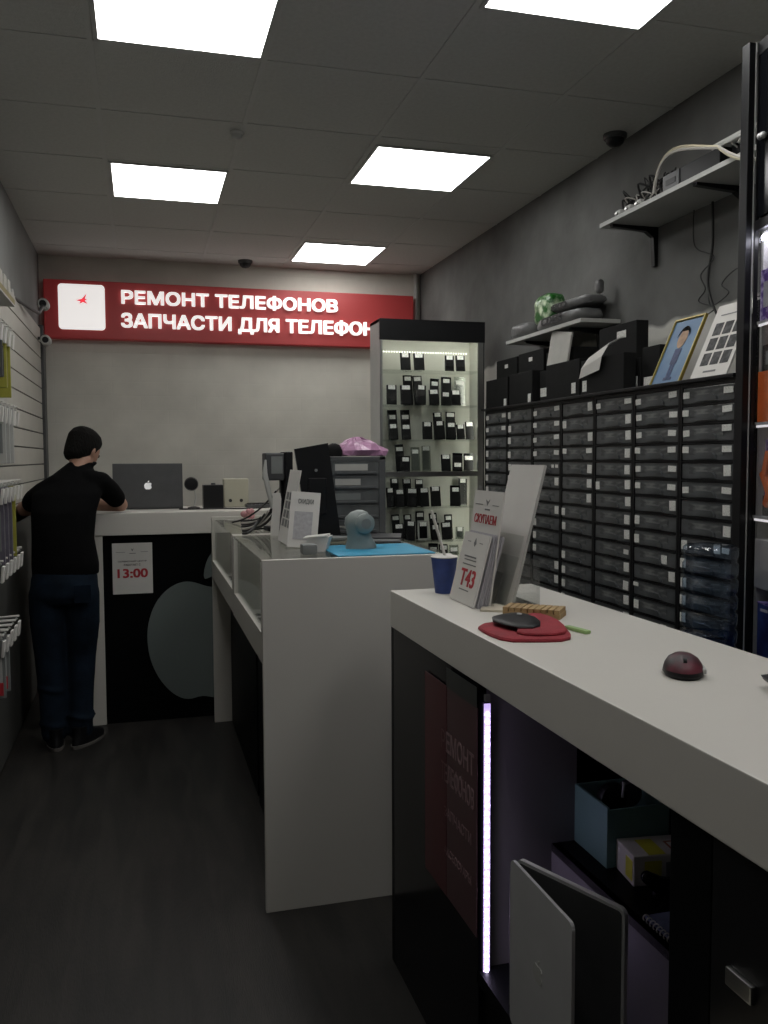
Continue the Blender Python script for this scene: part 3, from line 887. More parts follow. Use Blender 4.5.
PHONES =  [(0,'F','b',1.512,0.063,0.103,0.013),(0,'F','b',1.596,0.066,0.102,0.01),(0,'F','b',1.784,0.058,0.094,0.006),(0,'F','b',1.856,0.06,0.096,0.006),(1,'B','b',1.554,0.059,0.184,0.02),(1,'B','b',1.62,0.06,0.182,0.018),(1,'B','b',1.714,0.058,0.167,0.03),(1,'B','b',1.793,0.066,0.178,0.023),(1,'B','c',1.882,0.071,0.179,0.033),(1,'F','b',1.424,0.062,0.116,0.004),(1,'F','b',1.514,0.07,0.116,0.004),(1,'F','b',1.605,0.061,0.118,0.007),(1,'F','b',1.691,0.062,0.093,0.009),(1,'F','b',1.759,0.056,0.078,0.006),(1,'F','b',1.827,0.06,0.091,0.009),(2,'B','b',1.459,0.059,0.18,0.042),(2,'B','b',1.54,0.059,0.181,0.042),(2,'B','b',1.744,0.058,0.169,0.014),(2,'B','b',1.821,0.061,0.172,0.017),(2,'F','b',1.435,0.052,0.092,0.009),(2,'F','b',1.514,0.055,0.088,0.006),(2,'F','b',1.646,0.062,0.107,0.014),(2,'F','b',1.727,0.063,0.111,0.007),(2,'F','b',1.798,0.062,0.106,0.016),(2,'F','b',1.86,0.053,0.092,0.008),(2,'F','b',1.916,0.053,0.109,0.014),(3,'B','b',1.503,0.054,0.165,0.028),(3,'B','c',1.597,0.055,0.146,0.024),(3,'B','c',1.667,0.055,0.155,0.014),(3,'F','b',1.507,0.058,0.094,0.019),(3,'F','b',1.764,0.06,0.102,0.01),(3,'F','b',1.836,0.065,0.111,0.071),(3,'F','b',1.908,0.064,0.108,0.026),(4,'B','b',1.467,0.052,0.17,0.014),(4,'B','b',1.549,0.054,0.167,0.013),(4,'B','b',1.619,0.05,0.164,0.015),(4,'B','b',1.9,0.055,0.165,0.01),(4,'F','b',1.418,0.048,0.117,0.014),(4,'F','b',1.477,0.056,0.107,0.014),(4,'F','b',1.547,0.066,0.111,0.014),(4,'F','b',1.629,0.057,0.114,0.014),(4,'F','b',1.7,0.064,0.121,0.013),(4,'F','b',1.823,0.067,0.126,0.024),(5,'B','b',1.478,0.051,0.154,0.02),(5,'B','b',1.551,0.05,0.152,0.015),(5,'B','b',1.626,0.055,0.17,0.02),(5,'B','b',1.719,0.051,0.158,0.02),(5,'B','b',1.811,0.051,0.147,0.02),(5,'F','b',1.471,0.061,0.104,0.015),(5,'F','b',1.537,0.057,0.116,0.01),(5,'F','w',1.619,0.069,0.119,0.02),(5,'F','b',1.699,0.05,0.103,0.024),(5,'F','b',1.77,0.063,0.106,0.015),(5,'F','c',1.85,0.051,0.075,0.005),(6,'F','b',1.68,0.062,0.074,0.034),(6,'F','b',1.745,0.057,0.067,0.02),(6,'F','c',1.814,0.061,0.06,0.025)]
SN = ['top', 'second', 'third', 'fourth', 'fifth', 'sixth', 'lowest']
def phone_pack(name, label, loc, wd, hh, st, kd, group):
    t = thing(name, label, 'phone', loc, 0, group)
    R = Matrix.Rotation(-.12, 4, 'X') @ Matrix.Rotation(random.uniform(-.06, .06), 4, 'Y')
    lift = .0035
    T_ = Matrix.Translation((0, 0, lift)) @ R
    h_ = wd / 2
    if kd == 'c':
        part('body', MB().box(-h_ * .75, h_ * .75, .001, .005, .01, hh * .8, .001).xf(T_), 'grey', t)
        part('sleeve', MB().box(-h_, h_, -.002, .008, 0, hh, .001).xf(T_), 'bag_clear', t)
    else:
        part('body', MB().box(-h_, h_, 0, .008, 0, hh, .003).xf(T_), 'lgrey' if kd == 'w' else 'phone', t)
        if kd == 'w':
            part('screen', MB().box(-h_ * .72, h_ * .72, -.001, 0, hh * .10, hh * .88).xf(T_), 'phone', t)
        else:
            part('screen', MB().box(-h_ * .86, h_ * .86, -.0006, .0, hh * .05, hh * .86).xf(T_), 'black', t)
    sw = h_ * random.uniform(.58, .78)
    zz = hh - max(st, .012)
    part('price_sticker', MB().box(-sw, sw, -.0022, -.001, zz - .014, zz + .010).xf(T_), 'sticker', t)
    return t
cnt = {}
for (s, k, kd, x, wd, hh, st) in PHONES:
    n = cnt.get((s, k), 0)
    cnt[(s, k)] = n + 1
    kind = {'b': 'black phone with white price tag', 'c': 'phone in a clear sleeve', 'w': 'white-framed phone'}[kd]
    where = 'front row' if k == 'F' else 'back row'
    phone_pack('phone', '%s, %s from left, %s, %s showcase shelf' % (kind, ORD[n], where, SN[s]),
               (x, 4.955 if k == 'F' else 5.035, SHELF_Z[s]), wd, hh, st, kd, 'phones in the lit showcase')

# ------------------------------------------------------------------ spare-part drawer cabinets along the right wall
FX = 1.75
CODE = {6: 'b b b b R b R R t L L L L L', 5: 'b b b b b b R L L c R l L c', 4: 'b R R R R B R R R r R R R R', 3: 'R L R b R R R L L n L L L L',
        2: 'b b b b s R n B L L L R R n', 1: 'L L L L L L L n n n n n n n', 0: 'b b L L L L L L n n n n n n'}
ZT, PITCH = 1.69, .062
names = ['farthest', 'second farthest', 'third farthest', 'middle', 'third nearest', 'second nearest', 'nearest']
fronts = {}
def drawer_cabinet(i, y_far, wd):
    t = thing('drawer_cabinet', 'black wall-high cabinet of small smoky drawers, %s of the seven in the row' % names[i], 'drawer cabinet', (FX, y_far - wd / 2, 0), -PI / 2, 'drawer cabinets along the right wall')
    h = wd / 2
    body = MB().box(-h, h, .02, .33, 0, ZT, .002).box(-h, -h + .010, 0, .02, 0, ZT).box(h - .010, h, 0, .02, 0, ZT).box(-h + .01, h - .01, 0, .02, ZT - .014, ZT)
    for r in range(1, 17):
        z = ZT - .014 - r * PITCH
        body.box(-h + .01, h - .01, .001, .02, z - .0, z + .006)
    part('body', body, 'black', t)
    codes = CODE[i].split() + ['n', 'n']
    for r in range(16):
        z1 = ZT - .014 - r * PITCH - .003
        z0 = z1 - PITCH + .011
        if 'd' not in fronts:
            a = h - .012
            mb = MB().box(-a, a, .003, .018, z0 - z1, 0, .0015)
            # shaped pull: a shallow hood with a dipped lower lip
            mb.prism([(-a * .42, -.034), (-a * .32, -.026), (a * .26, -.026), (a * .36, -.034), (a * .40, -.046), (-a * .46, -.046)], -.005, .004)
            fronts['d'] = mb.mesh('drawer', 'drawer', False)
            fronts['cont'] = MB().box(-a * .7, a * .62, .0018, .003, -.034, -.010).mesh('contents', 'drawer_in')
            for q, (u0, u1, v0, v1) in dict(L=(-a * .97, -a * .74, -.040, -.009), R=(a * .69, a * .96, -.041, -.007), l=(-a * .96, -a * .72, -.022, -.008), r=(a * .66, a * .92, -.030, -.012),
                                            c=(a * .35, a * .60, -.040, -.010), b1=(-a * .97, -a * .72, -.030, -.009), b2=(a * .60, a * .95, -.026, -.006), s1=(a * .45, a * .62, -.024, -.010), s2=(a * .72, a * .9, -.024, -.010)).items():
                fronts[q] = MB().box(u0, u1, -.0005, .0012, v0, v1).mesh('label_sticker', 'label')
        d = bpy.data.objects.new('drawer', fronts['d']); C.objects.link(d); d.parent = t; d.location = (0, 0, z1)
        q = bpy.data.objects.new('contents', fronts['cont']); C.objects.link(q); q.parent = d
        L = {'b': ['b1', 'b2'], 'B': ['L', 'R'], 't': ['L', 'c', 'r'], 's': ['s1', 's2'], 'n': []}.get(codes[r], [codes[r]])
        for c_ in L:
            q = bpy.data.objects.new('label_sticker', fronts[c_]); C.objects.link(q); q.parent = d
            q.location = (random.uniform(-.004, .004), 0, random.uniform(-.002, .002))
            q.rotation_euler = (0, random.uniform(-.05, .05), 0)
    return t
YF_ = 4.31
for i in range(7):
    drawer_cabinet(i, YF_ - i * .2895, .287)
YN = YF_ - 7 * .2895        # 2.2835
t = thing('end_post', 'black full-height end post between the drawers and the glass vitrine', 'post', (1.76, 2.265, 0))
part('post', MB().box(1.741, 1.763, 2.248, 2.282, 0, 2.66, .002), 'black', t, **W)
part('edge_strip', MB().box(1.763, 1.766, 2.246, 2.254, .8, 2.66), 'lgrey', t, **W)
solo('filler_panel', MB().box(1.765, 2.11, 2.262, 2.282, 0, 1.72, .002), 'black', 'black side panel closing the end of the drawer row', 'panel', (1.95, 2.266, 0))
solo('cabinet_top', MB().box(1.735, 2.11, 2.285, 4.33, ZT, ZT + .012, .002), 'black', 'long black board lying on top of the drawer cabinets', 'board', (1.92, 3.3, ZT))
ZC = ZT + .012

# cartons on top
def carton(label, x, y0, y1, z0, hgt, dp=.20, st=None, name='cardboard_box', lid=False, group='black boxes on the drawer cabinets'):
    t = thing(name, label, 'box', (x, (y0 + y1) / 2, z0), -PI / 2, group)
    h = (y1 - y0) / 2
    part('body', MB().box(-h, h, 0, dp, 0, hgt, .003), 'black_matte', t)
    if st is not None:
        for u, v, a, b in st:
            part('label_sticker', MB().box(u, u + a, -.0015, 0, v, v + b), 'label', t)
    return t
carton('black box with a white sticker, farthest on the front row above the drawers', 1.80, 4.13, 4.42, ZC, .155, .14, [(.10, .01, .03, .035)])
carton('black box with a white sticker, second from the showcase above the drawers', 1.80, 3.84, 4.11, ZC, .160, .14, [(.09, .01, .03, .04)])
carton('narrow dark box with a grey label squeezed between two wider black boxes', 1.83, 3.70, 3.82, ZC, .15, .12, [(-.05, .03, .09, .04)])
carton('wide black box below the grey paper, white sticker at its right', 1.80, 3.375, 3.69, ZC, .165, .14, [(.09, .02, .035, .045)])
b4 = carton('wide black box with a white paper flap hanging over its top edge', 1.80, 3.02, 3.36, ZC, .15, .055, [(-.155, .02, .035, .045)])
fl = MB().ring_loft([[(u, v - .0, z), (u + .004, v, z + .001), (u + .17, v, z + .035 + s), (u + .168, v, z + .032 + s)] for u, v, z, s in ((-.165, -.012, .075, -.01), (-.14, -.016, .115, .0), (-.10, -.005, .155, .008), (-.05, .03, .185, .0))])
solo('paper_sheet', fl.xf(mtx(b4)), 'paper', 'creased white sheet draped over the front of a black box', 'paper', (1.80, 3.19, ZC + .15))
carton('small black box with a blurred tag, upper row, nearest the showcase', 1.945, 4.34, 4.62, ZC, .285, .14, [(-.02, .235, .04, .02)], group='black boxes on the drawer cabinets')
carton('small black box with a blurred tag, upper row, second from the showcase', 1.945, 4.02, 4.32, ZC, .29, .14, [(-.02, .24, .04, .02)])
carton('large black box standing under the small wall shelf, tag near its top', 1.94, 3.16, 3.46, ZC, .30, .055, [(.0, .24, .07, .03)])
carton('black box with a pale label right of the paper-flap box', 1.868, 3.015, 3.13, ZC, .13, .06, [(-.045, .02, .085, .04)])
carton('last black box with a pale label, touching the blue picture', 1.868, 2.88, 3.00, ZC, .165, .06, [(-.045, .01, .085, .04)])
carton('black box in the upper row behind the grey paper', 1.945, 3.70, 3.99, ZC, .26, .14)
solo('flat_carton', MB().box(-.105, .105, 0, .010, .0, .175, .001).xf(Matrix.Translation((1.918, 3.83, ZC + .168)) @ Matrix.Rotation(-PI / 2, 4, 'Z') @ Matrix.Rotation(-.08, 4, 'X') @ Matrix.Rotation(.16, 4, 'Y')),
     'paper_dim', 'flat grey carton standing askew on the wide black box', 'carton', (1.92, 3.83, ZC + .165))

# framed caricature-like picture and photo board
def frame_on_top(name, label, cat, yf, yn, hgt, lean):
    t = thing(name, label, cat, (1.80, (yf + yn) / 2, ZC), -PI / 2)
    return t, Matrix.Rotation(-lean, 4, 'X') @ Matrix.Rotation(.0, 4, 'Y'), (yf - yn) / 2
t, R, h = frame_on_top('framed_picture', 'gold-framed blue portrait painting of a standing figure above the drawers', 'picture', 2.85, 2.665, .30, .42)
hh = .27
SH = Matrix.Shear('XY', 4, (0, 0))
fb = MB().box(-h, h, 0, .010, 0, .007, .002).box(-h, h, 0, .010, hh - .007, hh, .002).box(-h, -h + .007, 0, .010, 0, hh, .002).box(h - .008, h, 0, .012, 0, hh, .002)
Rp = Matrix.Translation((0, 0, .002)) @ R
part('frame', fb.xf(Rp), 'gold', t)
part('canvas', MB().box(-h + .007, h - .009, .006, .010, .009, hh - .009).xf(Rp), 'art_blue', t)
fg = part('painted_figure', MB().box(-.018, .020, .0045, .006, .085, .145).box(-.012, -.001, .0045, .006, .03, .09).box(.004, .015, .0045, .006, .03, .09)
          .box(-.022, -.001, .0045, .006, .022, .032).box(.004, .026, .0045, .006, .022, .032).xf(Rp), mat('painted_dark', (.035, .05, .12), .6, noise=.3, nscale=60), t)
part('painted_face', MB().prism([(.030 * math.cos(a) * .85, .185 + .038 * math.sin(a)) for a in [i * PI / 10 for i in range(20)]], .0042, .006).xf(Rp), mat('painted_skin', (.33, .21, .13), .6, noise=.2, nscale=60), fg)
part('painted_hair', MB().prism([(.036 * math.cos(a), .190 + .045 * math.sin(a)) for a in [i * PI / 10 for i in range(11)]] + [(-.028, .205), (-.02, .215), (.02, .215), (.028, .205)], .0038, .0042).xf(Rp), 'hair', fg)
t, R, h = frame_on_top('photo_board', 'white leaning board with nine dark square photos above the drawers', 'board', 2.60, 2.41, .30, .42)
h = .095; hh = .28
part('sheet', MB().box(-h, h, 0, .006, 0, hh).xf(Rp), 'paper', t)
ph = MB()
for i in range(3):
    for j in range(3):
        ph.box(-.068 + i * .052, -.026 + i * .052, -.001, 0, .052 + j * .056, .098 + j * .056)
part('photographs', ph.xf(Rp), mat('photo_print', (.006, .006, .006), .6, col2=(.06, .06, .06), nscale=50, lo=.45, hi=.65), t)
part('caption', MB().box(-.035, .03, -.001, 0, .025, .031).box(-.06, .06, -.001, 0, .238, .242).xf(Rp), 'grey_ink', t)
carton('black carton standing behind the leaning photo board', 1.96, 2.30, 2.52, ZC, .26, .12)

# small wall shelf with film bags
t = thing('wall_shelf', 'small grey wall shelf carrying silvery film bags', 'shelf', (2.115, 4.0, 2.05))
part('board', MB().box(1.915, 2.115, 3.58, 4.42, 2.055, 2.073, .001), 'shelf_white', t, **W)
for y in (3.75, 4.25):
    part('bracket', MB().prism([(1.95, 2.055), (2.115, 2.055), (2.115, 1.93), (2.10, 1.93), (2.09, 2.03), (1.95, 2.045)], y - .01, y + .01), 'black', t, **W)
def film_bag(label, cx, cy, cz, lx, ly, lz, m, seed, name='film_bag'):
    random.seed(seed)
    mb = MB()
    bm = bmesh.new()
    bmesh.ops.create_icosphere(bm, subdivisions=3, radius=1)
    for v in bm.verts:
        p = v.co
        k = 1 + random.uniform(-.05, .05)
        s_ = lambda a: math.copysign(abs(a) ** .6, a)
        v.co = Vector((cx + s_(p.x) * lx * k, cy + s_(p.y) * ly * k, max(cz + s_(p.z) * lz * k, cz - lz)))
    bm.verts.index_update()
    mb.add([v.co.copy() for v in bm.verts], [tuple(v.index for v in f.verts) for f in bm.faces])
    bm.free()
    return solo(name, mb, m, label, 'bag', (cx, cy, cz - lz), smooth=True, angle=80)
b1 = film_bag('grey courier bag with black CDEK lettering lying on the small shelf', 2.01, 3.88, 2.108, .085, .245, .034, 'silver_bag', 4)
b2 = film_bag('grey courier bag stacked above, its CDEK lettering upside down', 2.03, 3.86, 2.176, .07, .235, .026, 'silver_bag', 5)
film_bag('grey bundle at the far end of the small shelf', 2.0, 4.30, 2.115, .08, .12, .040, 'silver_bag', 8)
film_bag('crumpled green and white film bag at the far part of the small shelf', 1.99, 4.05, 2.185, .055, .10, .078, 'green_film', 6)
film_bag('small silvery twist of film at the near end of the small shelf', 2.05, 3.66, 2.232, .018, .020, .032, 'silver_bag', 9)
def side_text(body, y0, y1, z0, z1, x, m, parent, flip=False, bold=.03):
    # lettering facing the aisle: local x runs towards the viewer
    return text(body, -y0, -y1, z0, z1, 0, m, parent, bold=bold, flip=flip,
                xf=mtx(parent).inverted() @ Matrix.Translation((x, 0, 0)) @ Matrix.Rotation(-PI / 2, 4, 'Z'))
side_text('CDEK', 4.00, 3.78, 2.092, 2.130, 1.921, 'black_ink', b1, bold=.05)
side_text('CDEK', 3.98, 3.80, 2.163, 2.190, 1.956, 'black_ink', b2, flip=True, bold=.05)

# upper wall shelf with recorder and cables
t = thing('wall_shelf', 'long white wall shelf on black brackets, heaped with cables', 'shelf', (2.115, 2.85, 2.41))
part('board', MB().box(1.885, 2.115, 2.30, 3.37, 2.412, 2.430, .001), 'shelf_white', t, **W)
for y in (3.30, 2.73):
    part('bracket', MB().prism([(1.90, 2.412), (2.115, 2.412), (2.115, 2.25), (2.10, 2.25), (2.092, 2.37), (2.06, 2.392), (1.90, 2.402)], y - .012, y + .012), 'black', t, **W)
ZS = 2.430
t = thing('video_recorder', 'black flat recorder box with a grey grille end on the upper shelf', 'recorder', (1.99, 2.72, ZS))
part('case', MB().box(1.905, 2.10, 2.60, 2.93, ZS, ZS + .065, .003), 'black', t, **W)
part('front_plate', MB().box(1.901, 1.905, 2.83, 2.93, ZS + .004, ZS + .062), 'dark_grey', t, **W)
part('vents', MB().box(1.899, 1.901, 2.85, 2.91, ZS + .022, ZS + .042), 'black', t, **W)
t = thing('router', 'pale flat device tilted on top of the cables on the upper shelf', 'router', (1.98, 2.52, ZS))
part('case', MB().box(1.91, 2.06, 2.47, 2.66, ZS + .066, ZS + .088, .010), 'lgrey', t, **W)
part('foot', MB().box(1.94, 2.05, 2.49, 2.585, ZS, ZS + .066, .003), 'black', t, **W)
def coil(label, pts, r, m, seed=None):
    return solo('cable', MB().tube(pts, r, 6), m, label, 'cable', tuple(pts[0]), smooth=True)
random.seed(11)
def tangle(label, c, ext, n, r, m):
    pts = []
    for i in range(n):
        a = i * 1.9 + random.uniform(-.3, .3)
        pts.append((c[0] + ext[0] * math.cos(a) * random.uniform(.4, 1), c[1] + ext[1] * (i / n - .5) * 2 + ext[1] * .3 * math.sin(a), c[2] + ext[2] * (.5 + .5 * math.sin(a * 1.3))))
    sm = []
    for i in range(1, len(pts) - 2):
        p0, p1, p2, p3 = map(Vector, pts[i - 1:i + 3])
        for k in range(5):
            t_ = k / 5
            sm.append(tuple(.5 * ((2 * p1) + (p2 - p0) * t_ + (2 * p0 - 5 * p1 + 4 * p2 - p3) * t_ ** 2 + (3 * p1 - p0 - 3 * p2 + p3) * t_ ** 3)))
    return coil(label, sm, r, m)
tangle('tangled black cable heap at the far end of the upper shelf', (1.96, 3.13, ZS + .004), (.05, .17, .10), 40, .0045, 'cable_black')
tangle('grey thin cable tangled into the black heap on the upper shelf', (1.95, 3.12, ZS + .004), (.05, .14, .07), 22, .0028, 'cable_grey')
tangle('dark looped wire arching above the heap on the upper shelf', (1.95, 3.05, ZS + .02), (.04, .12, .10), 18, .0026, 'cable_black')
tangle('pale wires bunched over the near end of the upper shelf', (1.94, 2.46, ZS + .03), (.05, .10, .075), 20, .0035, 'cable_grey')
for i in range(3):
    t = thing('power_adapter', 'white plug adapter among the cables, %s from the far shelf end' % ORD[i], 'adapter', (1.92, 3.26 - i * .075, ZS), 0, 'plug adapters on the upper shelf')
    part('body', MB().box(-.015, .02, -.02, .02, 0, .03, .005), 'lgrey', t)
    part('pins', MB().box(-.024, -.015, -.008, .008, .012, .018), 'metal', t)
for i, (dz, m_, nm) in enumerate([(0, 'cable_grey', 'thick white cable arching over the recorder to the shelf corner'), (.012, 'cable_cream', 'cream cable running beside the thick white one over the recorder')]):
    coil(nm, bez((1.90, 2.99, ZS + .02), (1.89, 2.93, ZS + .20 + dz), (1.87, 2.76, ZS + .10 + dz), (1.87, 2.56, ZS + .045)) + bez((1.87, 2.56, ZS + .045), (1.865, 2.48, ZS - .01 - dz), (1.87, 2.42, ZS - .05), (1.89, 2.33, ZS - .06))[1:], .006, m_)
def wallcable(label, pts, r):
    sm = []
    P_ = [pts[0]] + pts + [pts[-1]]
    for i in range(1, len(P_) - 2):
        p0, p1, p2, p3 = map(Vector, P_[i - 1:i + 3])
        for k in range(6):
            t_ = k / 6
            sm.append(tuple(.5 * ((2 * p1) + (p2 - p0) * t_ + (2 * p0 - 5 * p1 + 4 * p2 - p3) * t_ ** 2 + (3 * p1 - p0 - 3 * p2 + p3) * t_ ** 3)))
    sm.append(tuple(pts[-1]))
    coil(label, sm, r, 'cable_black')
xw = 2.100
wallcable('thick black cable hanging straight down from the upper shelf', [(xw, 2.905, 2.41), (xw, 2.90, 2.25), (xw, 2.925, 2.12), (xw, 2.89, 2.02), (xw, 2.84, 1.955), (xw, 2.79, 1.93), (xw, 2.70, 1.94), (xw, 2.62, 1.99)], .005)
wallcable('thin wavy black wire hanging left of the thick cable', [(xw, 3.02, 2.41), (xw, 3.02, 2.30), (xw, 2.99, 2.25), (xw, 2.89, 2.20), (xw, 2.97, 2.15), (xw, 2.94, 2.09), (xw, 2.98, 2.05), (xw, 2.88, 2.01), (xw, 2.93, 1.99)], .0026)
wallcable('thin black wire zigzagging from the vitrine back to the hanging cable', [(xw, 2.55, 2.32), (xw, 2.63, 2.22), (xw, 2.66, 2.13), (xw, 2.76, 2.13), (xw, 2.84, 2.09), (xw, 2.80, 2.05), (xw, 2.90, 2.02), (xw, 2.92, 2.07)], .0026)
wallcable('thin black wire running level along the wall to the photo board', [(xw, 2.86, 1.995), (xw, 2.75, 2.00), (xw, 2.62, 2.01), (xw, 2.45, 2.03)], .0025)

# ------------------------------------------------------------------ glass vitrine at the right edge
VA = .19
vt = thing('glass_vitrine', 'tall black-framed glass vitrine at the right edge, bright packages inside', 'display cabinet', (1.769, 2.246, 0), -PI / 2 - VA)
# local frame: x runs from the far post towards the viewer, y goes in behind the glass
L_, D_ = .62, .30
part('upper_door', MB().box(.014, L_, 0, .02, 2.15, 2.62, .002), 'black_gloss', vt)
part('door_knob', MB().ball((.045, -.012, 2.375), .010, 10).ball((.062, -.012, 2.373), .010, 10), 'silver', vt, True)
part('frame', MB().box(0, .004, 0, .012, 0, 2.66).box(L_, L_ + .03, 0, .03, 0, 2.66, .002).box(0, L_ + .03, 0, .03, 2.62, 2.66, .002).box(0, L_, 0, .03, 2.115, 2.145, .002).box(0, L_ + .03, 0, .03, .0, .30, .002), 'black', vt)
part('back_panel', MB().box(.0, L_, D_ - .012, D_, 0, 2.66), 'lgrey', vt)
part('side_panel', MB().box(-.012, 0, .03, D_, 0, 2.66), 'case_in', vt)
part('side_panel', MB().box(L_ + .018, L_ + .03, .03, D_, 0, 2.66), 'black', vt)
part('glass_door', MB().box(.02, L_, .006, .010, .30, 2.115), 'smoke', vt)
part('light_bar', MB().box(.02, L_, .014, .022, 2.085, 2.10), mat('vitrine_led', (.8, .8, .8), .5, emit=(.9, .9, 1), estr=30), vt)
VZ = [1.85, 1.55, 1.27, .78]
for z in VZ:
    part('shelf', MB().box(0, L_, .014, D_ - .012, z - .008, z), 'lgrey', vt)
    part('shelf_light', MB().box(.01, L_, .014, .018, z - .016, z - .009), 'glow_white', vt)
def in_vitrine(name, label, cat, x0, x1, y0, y1, z0, z1, m, group=None, extra=None):
    t = thing(name, label, cat, tuple(mtx(vt) @ Vector(((x0 + x1) / 2, (y0 + y1) / 2, z0))), -PI / 2 - VA, group)
    a, b = (x1 - x0) / 2, (y1 - y0) / 2
    part('box', MB().box(-a, a, -b, b, 0, z1 - z0, .003), m, t)
    part('front_print', MB().box(-a * .7, a * .7, -b - .001, -b, (z1 - z0) * .25, (z1 - z0) * .75), extra or 'grey', t)
    return t
in_vitrine('product_box', 'purple and white box on the highest lit shelf of the vitrine', 'box', .005, .14, .020, .20, 1.85, 2.00, 'purple', extra='lgrey')
in_vitrine('product_box', 'orange box on the shelf under the purple one in the vitrine', 'box', .005, .16, .018, .18, 1.55, 1.70, 'orange', extra='orange')
in_vitrine('product_box', 'black box lying on the orange box in the vitrine', 'box', .005, .16, .030, .20, 1.70, 1.78, 'black')
in_vitrine('product_box', 'lilac speckled box behind the orange strap in the vitrine', 'box', .005, .15, .045, .2, 1.27, 1.50, 'purple', extra='purple')
in_vitrine('product_box', 'large pale grey box on the low shelf of the vitrine', 'box', .005, .20, .095, .26, .78, 1.05, 'lgrey', extra='lgrey')
in_vitrine('product_box', 'pale box stacked on the large grey one in the vitrine', 'box', .005, .18, .020, .25, 1.05, 1.20, 'paper_dim', extra='paper_dim')
t = thing('strap_pack', 'bright orange twisted strap packs hanging behind the vitrine glass', 'product', tuple(mtx(vt) @ Vector((.045, .030, 1.27))), -PI / 2 - VA)
sp_ = MB()
for a, u, v in ((.5, 0, .03), (-.6, .02, .07), (.3, -.01, .12), (1.2, .03, .10), (-.3, .05, .04)):
    k = len(sp_.v)
    sp_.box(-.012, .012, -.006, .006, 0, .075, .003).xf(Matrix.Translation((u, 0, v)) @ Matrix.Rotation(a, 4, 'Y'), k)
part('strap', sp_, 'orange', t)
part('card', MB().box(-.03, .05, .007, .010, 0, .06), 'dark_grey', t)
t = thing('product_box', 'dark blue box with small white print low in the vitrine', 'box', tuple(mtx(vt) @ Vector((.12, .02, .78))), -PI / 2 - VA)
part('box', MB().box(-.09, .09, 0, .07, 0, .23, .003), 'blue_box', t)
part('top_edge', MB().box(-.09, .09, -.001, .07, .226, .2315), 'purple', t)
part('print', MB().box(-.07, -.03, -.0012, 0, .205, .213).box(.0, .04, -.0012, 0, .205, .213), 'paper', t)
solo('low_cabinet', MB().box(1.50, 1.705, 2.13, 2.34, 0, .70, .004), 'black', 'low black cabinet behind the near counter carrying the blue bottle', 'cabinet', (1.585, 2.04, 0))
# ribbed blue water bottle
t = thing('water_bottle', 'large ribbed translucent blue water bottle in front of the drawers', 'bottle', (1.632, 2.235, .70))
pf = [(.060, 0), (.078, .006), (.080, .03)]
for i in range(8):
    z = .05 + i * .050
    pf += [(.080, z), (.080, z + .030), (.074, z + .037), (.074, z + .043)]
pf += [(.080, .455), (.079, .478), (.070, .485), (.03, .487), (.002, .487)]
part('body', MB().lathe(pf, n=32, cap=False), 'bottle', t, True, angle=60)
part('water', MB().lathe([(.06, .008), (.070, .012), (.070, .22)], n=24), glass_mat('blue_water', (.40, .55, .80), .4, .05), t, True)

# ------------------------------------------------------------------ near counter with its display niche
nc = thing('reception_counter', 'large near counter, white top over a dark display niche and black doors', 'counter', (.667, 2.34, 0))
CX0, CX1, CY0, CY1, CZ = .667, 1.102, .30, 2.345, 1.075
part('worktop', MB().box(CX0, CX1, CY0, CY1, CZ - .102, CZ, .002), 'lam_white', nc, **W)
part('end_panel', MB().box(CX0 + .002, CX1, 2.318, 2.343, 0, CZ - .102), 'lam_black', nc, **W)
part('front_panel', MB().box(CX0 + .002, CX0 + .018, 1.69, 2.318, 0, CZ - .102), 'black_gloss', nc, **W)
NL = mat('niche_lining', (.19, .175, .19), .5, noise=.08, nscale=5)
part('niche_side', MB().box(CX0 + .018, .905, 1.70, 1.718, .30, CZ - .102), NL, nc, **W)
part('niche_floor', MB().box(CX0 + .002, .845, 1.012, 1.70, .315, .345), 'lam_black', nc, **W)
part('kick_panel', MB().box(CX0 + .012, CX0 + .028, 1.012, 1.69, 0, .315), 'lam_black', nc, **W)
part('niche_back', MB().box(.845, .86, 1.012, 1.718, .345, .60), NL, nc, **W)
part('niche_shelf', MB().box(.845, 1.085, 1.012, 1.718, .583, .60), 'lam_black', nc, **W)
part('rear_panel', MB().box(1.085, 1.10, CY0, 2.318, 0, CZ - .102), 'lam_black', nc, **W)
part('pedestal', MB().box(.69, 1.085, CY0 + .02, 1.012, 0, CZ - .102), 'lam_black', nc, **W)
d1 = part('door', MB().box(.672, .69, .925, 1.012, .05, CZ - .105, .001), 'lam_black', nc, **W)
d2 = part('door', MB().box(.672, .69, .46, .922, .05, CZ - .105, .001), 'black', nc, **W)
o = part('handle', MB().box(.664, .672, .838, .885, .801, .824, .002), 'metal', d2, label='short metal pull')
o.parent = d2
o.data.transform(mtx(d2).inverted())
nc.rotation_euler = (0, 0, .0095)
# LED tape with its beads
lt = thing('led_strip', 'vertical violet-white LED strip glowing inside the dark niche', 'led strip', (.70, 1.695, .30))
part('channel', MB().box(.693, .702, 1.686, 1.6995, .302, .93), 'black', lt, **W)
part('tape', MB().box(.684, .698, 1.683, 1.686, .302, .93), 'led_tape', lt, **W)
bd = MB()
for i in range(37):
    bd.ball((.691, 1.681, .315 + i * .01647), .0030, 8)
part('beads', bd, 'led', lt, **W)
part('end_plug', MB().box(.685, .697, 1.680, 1.690, .935, .95, .002), 'lgrey', lt, **W)
